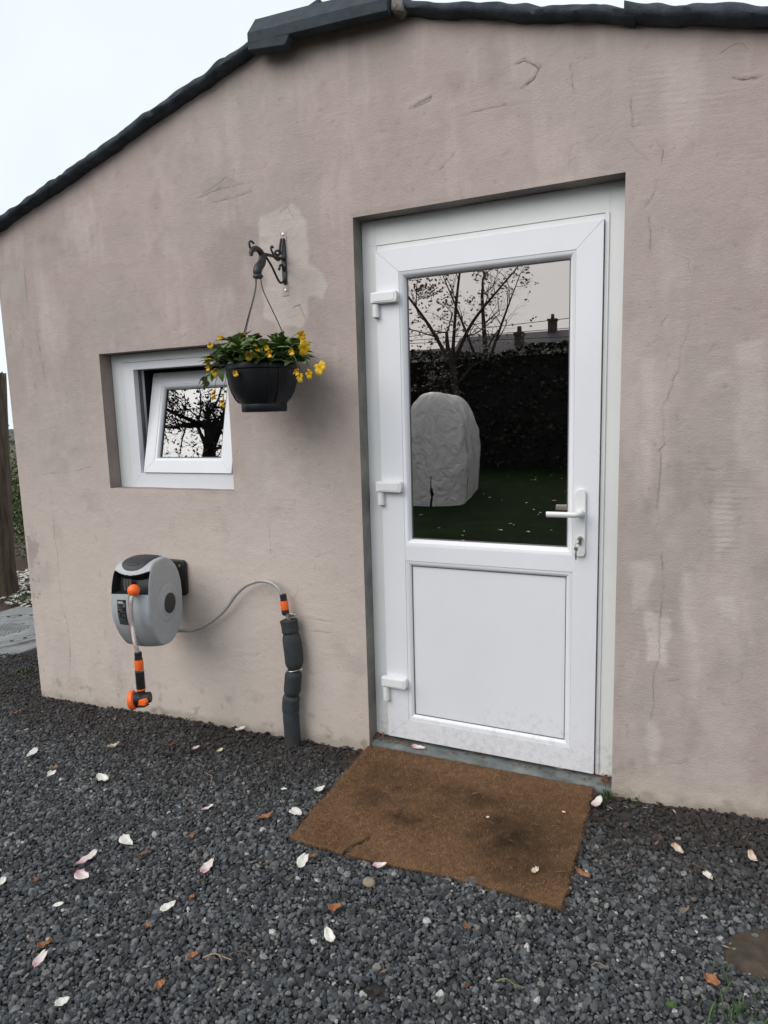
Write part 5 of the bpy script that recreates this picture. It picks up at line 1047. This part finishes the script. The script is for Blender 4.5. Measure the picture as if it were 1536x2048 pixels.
tuft('grass_tuft', 1.50, -.80, 50, .05, .12, 'grass growing against the mossy stepping stone', 'grass', 'green_i', seed=2)
tuft('weed', .985, -.02, 30, .035, .03, 'small green weed at the right foot of the door jamb', 'weed', 'green_i', .0016, 3)
tuft('weed', 1.10, -.012, 14, .028, .08, 'thin grass blades at the foot of the right wall', 'weed', 'green_i', .001, 4)
tuft('weed', -2.50, .20, 60, .03, .08, 'mossy green weed in the gravel left of the shed corner', 'weed', 'green_i', .003, 5)
def seedling(x, y, s, label):
    o = thing('seedling', label, 'weed', (x, y, float(gz(x)) + .006)); me = leaf_mesh('leaf', .022 * s, .008 * s, .3, .2, M['green'])
    for k in range(6): put(me, 'leaf', o, (0, 0, .006), (math.cos(k * 1.1), math.sin(k * 1.1), .5 + .2 * (k % 2)), 0, 1 - .06 * k)
seedling(1.224, -.905, .7, 'bright green seedling near the bottom edge, left of the grass tuft')

# ------------------------------------------------------------------ left of the shed: drain cover, trunk, ivy
mh = thing('drain_cover', 'round concrete drain cover with cast rings behind the shed corner', 'drain cover', (-3.41, .745, -.10))
MB().prism([(-.52, -.52), (.56, -.52), (.56, .54), (-.52, .54)], 'z', -.06, .006).build('concrete_slab', M['concrete'], mh, bevel=.01)
MB().lathe([(.0, .017), (.318, .017), (.322, .013), (.334, .013), (.338, .019), (.372, .019), (.376, .013), (.392, .013), (.396, .021), (.44, .021), (.45, .006)], (0, 0, 0), n=72, caps=False).build('lid', M['concrete'], mh, smooth=30)
pt = MB()
for i in range(-5, 6):
    for j in range(-5, 6):
        if i * i + j * j < 26: pt.prism([(i * .032 - .011, j * .032 - .011), (i * .032 + .011, j * .032 - .011), (i * .032 + .011, j * .032 + .011), (i * .032 - .011, j * .032 + .011)], 'z', .017, .022)
tag(pt.build('tread_studs', M['concrete'], mh), kind='stuff')
rm = MB()
for k in range(26):
    a = 2 * PI * k / 26; c, s = math.cos(a), math.sin(a); rm.add([(c * .345 - s * .012, s * .345 + c * .012, .0235), (c * .345 + s * .012, s * .345 - c * .012, .0235), (c * .366 + s * .012, s * .366 - c * .012, .0235), (c * .366 - s * .012, s * .366 + c * .012, .0235)], [(0, 1, 2, 3)])
tag(rm.build('cast_marks', M['iron'], mh), kind='stuff')
tk = thing('tree_stump', 'tall weathered tree trunk with a broken top behind the shed corner', 'tree trunk', (-4.52, 1.47, -.12))
vs = []; NR, NH = 30, 60
for i in range(NH + 1):
    z = 2.0 * i / NH; R = .165 + .035 * math.exp(-z / .12) - .010 * z
    for k in range(NR):
        a = 2 * PI * k / NR; c, s = math.cos(a), math.sin(a); rr = R * (1 + .07 * mnoise.noise(Vector((c * 3, s * 3, z * .8))) + .05 * mnoise.noise(Vector((c * 9, s * 9, z * 2.0))))
        zz = z + (.12 * mnoise.noise(Vector((c * 5, s * 5, 3))) if i == NH else 0); vs.append((rr * c + .070 * zz, rr * s + .032 * zz, zz))
MB().add(vs, [(i * NR + k, i * NR + (k + 1) % NR, (i + 1) * NR + (k + 1) % NR, (i + 1) * NR + k) for i in range(NH) for k in range(NR)] + [tuple(range(NH * NR, (NH + 1) * NR))])  .build('trunk', M['stump'], tk, smooth=60)
sv = MB(); rs = random.Random(4)
for k in range(26):
    a = rs.uniform(0, 2 * PI); R = .14; z0 = rs.uniform(1.6, 1.95); h = rs.uniform(.05, .22); sv.tube([(R * math.cos(a), R * math.sin(a), z0), ((R + .02) * math.cos(a + .1), (R + .02) * math.sin(a + .1), z0 + h)], [.006, .002], 5)
tag(sv.build('splinters', M['bark'], tk), kind='stuff')
M['ivy'] = leaf_mat('ivy_leaf', (.085, .12, .045), .7, .45, False)
def leaf_cloud(n, fn, s0, s1, seed=0, flat=.5):
    r = np.random.default_rng(seed); P = fn(r, n); n = len(P); a = r.normal(size=(n, 3)); a[:, 2] *= flat; a /= np.linalg.norm(a, axis=1)[:, None]; b = r.normal(size=(n, 3)); b -= (a * b).sum(1)[:, None] * a; b /= np.linalg.norm(b, axis=1)[:, None]
    s = r.uniform(s0, s1, n)[:, None]; V = np.stack([P - a * s, P + b * s * .55, P + a * s, P - b * s * .55], 1).reshape(-1, 3); return V, np.arange(4 * n).reshape(-1, 4)
def shrub(name, x, y, rx, ry, h, n, s0, s1, label, mat='ivy', seed=0, cat='shrub', group=None):
    o = thing(name, label, cat, (x, y, -.12), 0, group)
    def fn(r, n):
        u = r.normal(size=(n, 3)); u /= np.linalg.norm(u, axis=1)[:, None]; rad = r.random(n) ** .45; p = u * rad[:, None]; lump = 1 + .35 * vnoise(np.arctan2(p[:, 1], p[:, 0]) * 1.0, p[:, 2], .5, seed); p = p * lump[:, None]
        return np.stack([p[:, 0] * rx, p[:, 1] * ry, h * .5 + p[:, 2] * h * .52], -1)
    V, F = leaf_cloud(n, fn, s0, s1, seed); tag(link('foliage', np_mesh('foliage', V, F, M[mat]), o), kind='stuff')
    st = MB(); r = random.Random(seed)
    for k in range(9): a = r.uniform(0, 2 * PI); st.tube(catmull([(0, 0, 0), (rx * .3 * math.cos(a), ry * .3 * math.sin(a), h * .4), (rx * .6 * math.cos(a + .3), ry * .6 * math.sin(a + .3), h * .8)], 3), [.012, .011, .010, .009, .008, .006, .004], 5)
    st.build('branches', M['bark'], o, smooth=60); return o
shrub('ivy_bush', -5.45, 2.75, .6, .5, 1.45, 13000, .010, .024, 'pale green ivy bush behind the tall broken trunk', seed=3)
shrub('ivy_bush', -4.45, 2.25, .35, .3, .62, 2200, .02, .045, 'low dark green bush right of the tall broken trunk', seed=5)
shrub('garden_hedge', -8.5, 4.5, 2.2, 1.2, .85, 5000, .04, .08, 'loose green hedge in the far garden left of the shed', seed=6)
# petals strewn over the bed behind the drain cover
r = np.random.default_rng(2); n = 900; P = np.stack([r.uniform(-5.2, -3.4, n), r.uniform(1.28, 2.5, n), np.full(n, -.098)], -1); a = r.uniform(0, 2 * PI, n); L = r.uniform(.018, .045, n); w = L * .5; zz = r.uniform(0, .02, n)
V = np.stack([np.stack([P[:, 0] - np.cos(a) * L, P[:, 1] - np.sin(a) * L, P[:, 2] + zz], -1), np.stack([P[:, 0] + np.sin(a) * w, P[:, 1] - np.cos(a) * w, P[:, 2] + .008], -1), np.stack([P[:, 0] + np.cos(a) * L, P[:, 1] + np.sin(a) * L, P[:, 2] + zz[::-1]], -1), np.stack([P[:, 0] - np.sin(a) * w, P[:, 1] + np.cos(a) * w, P[:, 2] + .01], -1)], 1).reshape(-1, 3)
pl_ = link('fallen_petals', np_mesh('fallen_petals', V, np.arange(4 * n).reshape(-1, 4), M['p_white'])); tag(pl_, 'pale pink and white petals strewn over the bed behind the drain cover', 'petals', kind='stuff')
tuft('grass_tuft', -4.05, 1.38, 160, .06, .22, 'green grass among the fallen petals at the foot of the broken trunk', 'grass', 'green_i', .002, 8)
tuft('grass_tuft', -3.55, 1.42, 120, .05, .2, 'green grass behind the drain cover', 'grass', 'green_i', .002, 9)

# ------------------------------------------------------------------ the garden behind the camera (mirrored in the panes)
lw = MB(); lw.add([(-60, -60, -.015), (40, -60, -.015), (40, -2.85, .0), (-60, -2.85, -.02)], [(0, 1, 2, 3)]); lo = lw.build('lawn', M['lawn']); tag(lo, kind='structure'); lo.location.z = .012
r = np.random.default_rng(12); n = 300; P = np.stack([r.uniform(-9, 3, n), r.uniform(-13, -3.2, n), np.full(n, .012)], -1); a = r.uniform(0, 2 * PI, n); L = r.uniform(.02, .05, n); w = L * .5
V = np.stack([P + np.stack([-np.cos(a) * L, -np.sin(a) * L, 0 * a], -1), P + np.stack([np.sin(a) * w, -np.cos(a) * w, 0 * a + .01], -1), P + np.stack([np.cos(a) * L, np.sin(a) * L, 0 * a + .004], -1), P + np.stack([-np.sin(a) * w, np.cos(a) * w, 0 * a + .01], -1)], 1).reshape(-1, 3)
tag(link('lawn_petals', np_mesh('lawn_petals', V, np.arange(4 * n).reshape(-1, 4), M['p_tan'])), 'petals scattered over the lawn mirrored in the door glass', 'petals', kind='stuff')
hd_ = thing('tall_hedge', 'tall dark hedge across the lawn mirrored in the door glass', 'hedge', (-6, -15.4, -.02))
M['hedge'] = leaf_mat('hedge_leaf', (.012, .019, .009), .5, .6, False)
def hf(r, n):
    x = r.uniform(-22, 20, n); f = r.random(n); top = 3.05 + .22 * vnoise(x, x * 0, 1.4, 3); y = np.where(f < .7, .75 - r.random(n) ** 2 * .35, r.uniform(-.8, .8, n)); z = np.where(f < .7, r.uniform(0, 1, n) * top, top - r.random(n) ** 2 * .2); y = y + .15 * vnoise(x, z, .6, 9); return np.stack([x, y, z], -1)
V, F = leaf_cloud(42000, hf, .04, .085, 4); tag(link('foliage', np_mesh('foliage', V, F, M['hedge']), hd_), kind='stuff')
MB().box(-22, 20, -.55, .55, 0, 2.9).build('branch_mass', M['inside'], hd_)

# polytunnel
pt_ = thing('polytunnel', 'small round topped plastic greenhouse on the lawn mirrored in the door glass', 'greenhouse', (-2.45, -7.25, -.02), math.radians(-11))
def sheet_mat():
    m, t, b = newmat('greenhouse_film'); b.inputs['Base Color'].default_value = (.62, .64, .66, 1); b.inputs['Roughness'].default_value = .35; tcn = N(t, 'ShaderNodeTexCoord'); n2 = N(t, 'ShaderNodeTexNoise', Scale=5., Detail=6, Distortion=1.5); t.links.new(tcn.outputs['Object'], n2.inputs['Vector'])
    bp = N(t, 'ShaderNodeBump', Strength=.9, Distance=.05); t.links.new(n2.outputs['Fac'], bp.inputs['Height']); t.links.new(bp.outputs['Normal'], b.inputs['Normal']); b.inputs['Transmission Weight'].default_value = .0
    wv = N(t, 'ShaderNodeTexWave', Scale=9.); t.links.new(tcn.outputs['Object'], wv.inputs['Vector']); ra = N(t, 'ShaderNodeValToRGB'); ra.color_ramp.elements[0].color = (.42, .44, .45, 1); ra.color_ramp.elements[1].color = (.84, .85, .86, 1); t.links.new(n2.outputs['Fac'], ra.inputs['Fac']); t.links.new(ra.outputs['Color'], b.inputs['Base Color'])
    tr = N(t, 'ShaderNodeBsdfTransparent'); mi = N(t, 'ShaderNodeMixShader'); mi.inputs['Fac'].default_value = .2; out = [n for n in t.nodes if n.type == 'OUTPUT_MATERIAL'][0]
    t.links.new(b.outputs[0], mi.inputs[1]); t.links.new(tr.outputs[0], mi.inputs[2]); t.links.new(mi.outputs[0], out.inputs['Surface'])
    return m
M['film'] = sheet_mat()
def tunnel_cover():
    nt, nl = 60, 44; vs = []
    for i in range(nl + 1):
        u = i / nl; y = .18 - 2.7 * u; k = (max(0., 1 - max(0., (.16 - u) / .16) ** 2.6) ** .5) * (max(0., 1 - max(0., (u - .92) / .08) ** 2.6) ** .5); k = .04 + .96 * k; y += .0
        for j in range(nt + 1):
            a = PI * j / nt; c, sn = math.cos(a), math.sin(a); x = .58 * math.copysign(abs(c) ** .80, c); z = 1.80 * sn ** .80
            x *= 1 - .16 * (1 - sn) ** 3                                     # film drawn in towards the ground
            p = Vector((x * k, y, z * (.25 + .75 * k) if k < .999 else z)); w = .045 * mnoise.noise(Vector((x * 2.2, y * 1.6, z * 2.2))) + .022 * mnoise.noise(Vector((x * 6 + z * 3, y * 5, z * 6))) + .010 * mnoise.noise(Vector((x * 15 + z * 9, y * 12, z * 13)))
            n = Vector((c, .25, sn)).normalized(); q = p + n * w * min(1, .3 + sn * 1.5); q.z = max(q.z, .0); vs.append(q)
    K = nt + 1; return MB().add(vs, [(i * K + j, i * K + j + 1, (i + 1) * K + j + 1, (i + 1) * K + j) for i in range(nl) for j in range(nt)]).build('cover', M['film'], pt_, smooth=70)
tunnel_cover()
for y in (-.32, -1.2, -2.2): MB().tube([(.575 * (1 - .16 * (1 - math.sin(a)) ** 3) * math.copysign(abs(math.cos(a)) ** .80, math.cos(a)), y, 1.79 * math.sin(a) ** .80) for a in np.linspace(0, PI, 31)], .012, 6).build('hoop', M['metal'], pt_, smooth=60)
for sx in (-1, 1): MB().tube([(.5 * sx, .10, .02), (.72 * sx, .25, -.02)], .006, 5).build('guy_peg', M['metal'], pt_)

# trees
M['tbark'] = surf('dark_bark', (.035, .03, .026), .95, .4, 8., 1., 40.)
M['blossom'] = leaf_mat('blossom_silhouette', (.16, .13, .13), .4, .6, False)  # pale blossom coloured dark, as a silhouette against the bright sky
def tree(name, label, base, limbs, seed, depth, spread, blossoms, tip_len, mat='tbark', leaf='blossom', bl=(.03, .06), maxn=2600, droop=0.):
    rt = random.Random(seed); o = thing(name, label, 'tree', base); trunk = MB(); crown = MB(); tips = []; cnt = [0]
    def grow(p, d, L, r, k):
        if cnt[0] > maxn: return
        cnt[0] += 1; n = 4; pts = [p]; dd = d.copy()
        for i in range(n):
            dd = (dd + Vector((rt.gauss(0, .16), rt.gauss(0, .16), rt.gauss(.05 - droop * (depth - k), .13)))).normalized(); pts.append(pts[-1] + dd * L / n)
        crown.tube(pts, [r * (1 - .5 * i / n) for i in range(n + 1)], 6 if k > 1 else 4, caps=False)
        if k == 0: tips.append(pts[-1]); tips.append(pts[2]); return
        m = rt.choice([2, 3, 3]) if k > 1 else rt.choice([2, 3, 4])
        for i in range(m):
            t = rt.choice([1, 2, 3, 4, 4]); a = Vector((rt.gauss(0, 1), rt.gauss(0, 1), rt.gauss(.1, .7))).normalized(); grow(pts[t], (dd * (1 - spread) + a * spread).normalized(), L * rt.uniform(.55, .82), r * (1 - .5 * t / n) * rt.uniform(.5, .72), k - 1)
    for pts, r0, r1 in limbs:
        c = catmull(pts, 6); (trunk).tube(c, [r0 + (r1 - r0) * i / (len(c) - 1) for i in range(len(c))], 14)
        for i in range(len(c) // 3, len(c), 2):
            dv = (c[i] - c[i - 1]).normalized(); a = Vector((rt.gauss(0, 1), rt.gauss(0, 1), rt.gauss(.3, .6))).normalized(); f = r0 + (r1 - r0) * i / len(c); grow(c[i], (dv * .45 + a * .8).normalized(), tip_len * rt.uniform(.7, 1.2), f * .42, depth)
        grow(c[-1], (c[-1] - c[-2]).normalized(), tip_len, r1, depth)
    trunk.build('trunk', M[mat], o, smooth=60); crown.build('crown', M[mat], o, smooth=60)
    if blossoms:
        rr = np.random.default_rng(seed); T = np.array([tuple(t) for t in tips])
        def fn(r, n): return T[r.integers(0, len(T), n)] + r.normal(0, .035, (n, 3))
        V, F = leaf_cloud(blossoms, fn, bl[0], bl[1], seed); tag(link('blossoms', np_mesh('blossoms', V, F, M[leaf]), o), kind='stuff')
    return o
tree('magnolia_tree', 'spreading magnolia mirrored in the small window, with a thick curved limb', (-4.38, -4.3, -.1), [([(0, 0, 0), (.0, .25, 1.4), (.10, .48, 2.5), (.10, .55, 3.02)], .12, .088), ([(.10, .55, 3.02), (.0, .52, 3.32), (-.2, .42, 3.52), (-.55, .2, 3.64), (-1.2, -.15, 3.8)], .085, .03), ([(.05, .4, 2.3), (.7, .1, 3.1), (1.4, -.2, 3.9)], .06, .03), ([(.10, .55, 3.0), (.35, .75, 3.5), (.4, .8, 4.4)], .045, .02), ([(-.2, .42, 3.5), (-.5, .75, 3.55), (-.9, 1.0, 3.7)], .03, .012)], 21, 4, .66, 6500, .5, bl=(.012, .03), maxn=7000)
tree('magnolia_tree', 'blossoming magnolia beyond the greenhouse mirrored in the top of the door glass', (-3.2, -10.6, 0), [([(0, 0, 0), (.1, 0, 1.2), (.0, .1, 2.4)], .10, .06), ([(0, .1, 2.4), (.5, .3, 3.2), (1.2, .4, 3.9)], .045, .016), ([(0, .1, 2.4), (-.5, .2, 3.3), (-1.2, .1, 4.2)], .045, .016), ([(0, .1, 2.4), (.2, .4, 3.6), (.3, .2, 4.8)], .04, .015)], 33, 4, .62, 3600, .7, maxn=5200, bl=(.02, .045))
tree('birch_tree', 'bare fine twigged tree behind the hedge mirrored in the door glass', (-5.0, -19, 0), [([(0, 0, 0), (.1, 0, 2.5), (0, .1, 5.2)], .14, .05), ([(0, 0, 2.6), (.6, 0, 4.2), (1.0, 0, 5.2)], .06, .02), ([(0, 0, 2.6), (-.7, 0, 4.4), (-1.2, 0, 5.6)], .06, .02)], 41, 4, .5, 0, .8, maxn=2400, droop=.05)
# houses beyond the hedge
M['brick'] = surf('silhouette_brick', (.055, .042, .038), .9, .3, 3., .3, 30.); M['slate'] = surf('slate_roof', (.06, .065, .075), .7, .25, 4., .4, 30.); M['render'] = surf('house_render', (.42, .39, .36), .9, .1, 1.)  # brick colour lowered to give the chimneys their dark silhouette
def house(label, x0, x1, y0, y1, ze, zr, chim, wmat):
    o = thing('house', label, 'house', ((x0 + x1) / 2, (y0 + y1) / 2, 0)); hx = (x1 - x0) / 2; hy = (y1 - y0) / 2
    MB().prism([(-hy, 0), (hy, 0), (hy, ze), (0, zr - .1), (-hy, ze)], 'x', -hx, hx).build('wall', M[wmat], o)
    rf = MB(); 
    for s in (-1, 1): rf.add([(-hx - .2, 0, zr), (hx + .2, 0, zr), (hx + .2, s * (hy + .3), ze - .15), (-hx - .2, s * (hy + .3), ze - .15), (-hx - .2, 0, zr - .12), (hx + .2, 0, zr - .12), (hx + .2, s * (hy + .3), ze - .27), (-hx - .2, s * (hy + .3), ze - .27)], [(0, 1, 2, 3), (7, 6, 5, 4), (0, 3, 7, 4), (1, 5, 6, 2), (3, 2, 6, 7)])
    ro_ = rf.build('roof', M['slate'], o)
    for cxx, w, h in chim:
        MB().box(cxx - w, cxx + w, -w, w, zr - .5, zr + h).box(cxx - w * 1.2, cxx + w * 1.2, -w * 1.2, w * 1.2, zr + h, zr + h + .12).build('chimney', M['brick'], ro_)
        MB().lathe([(.12, 0), (.10, .3)], (cxx, 0, zr + h + .12), n=10).build('chimney_pot', M['brick'], ro_)
    for k in range(3):
        wx = -hx + (k + .5) * 2 * hx / 3; f = MB().box(wx - .5, wx + .5, hy, hy + .05, ze * .35, ze * .75).build('window', M['upvc'], o); MB().box(wx - .42, wx + .42, hy + .051, hy + .056, ze * .38, ze * .72).build('pane', M['wglass'], f)
    return o
house('low slate roofed house with brick chimney beyond the hedge mirrored in the door glass', -15, -5.9, -33, -27, 2.6, 4.75, [(4.1, .20, .35)], 'brick')
house('taller pale house with chimney farther off mirrored at the right of the door glass', -13, -5.6, -46, -38, 4.0, 6.6, [(2.3, .25, .6)], 'render')
house('steep dark roofed house mirrored at the left of the door glass', -14.5, -6.8, -15.5, -9.5, 2.5, 4.9, [(3.2, .4, 1.1)], 'brick')
M['cable'] = surf('cable', (.015, .015, .016), .6, .1)
for k, (z, y) in enumerate(((4.15, -24.0), (4.6, -24.3), (5.1, -24.6))):
    pts = [(x, y + .02 * x, z + .012 * ((x + 5) / 4) ** 2 + .03 * x * (k - 1)) for x in np.linspace(-24, 14, 24)]
    o = MB().tube(pts, .014, 5).build('overhead_cable', M['cable'], None, smooth=60); tag(o, ('lowest', 'middle', 'topmost')[k] + ' of three overhead cables mirrored in the door glass', 'cable', 'overhead cables beyond the hedge')
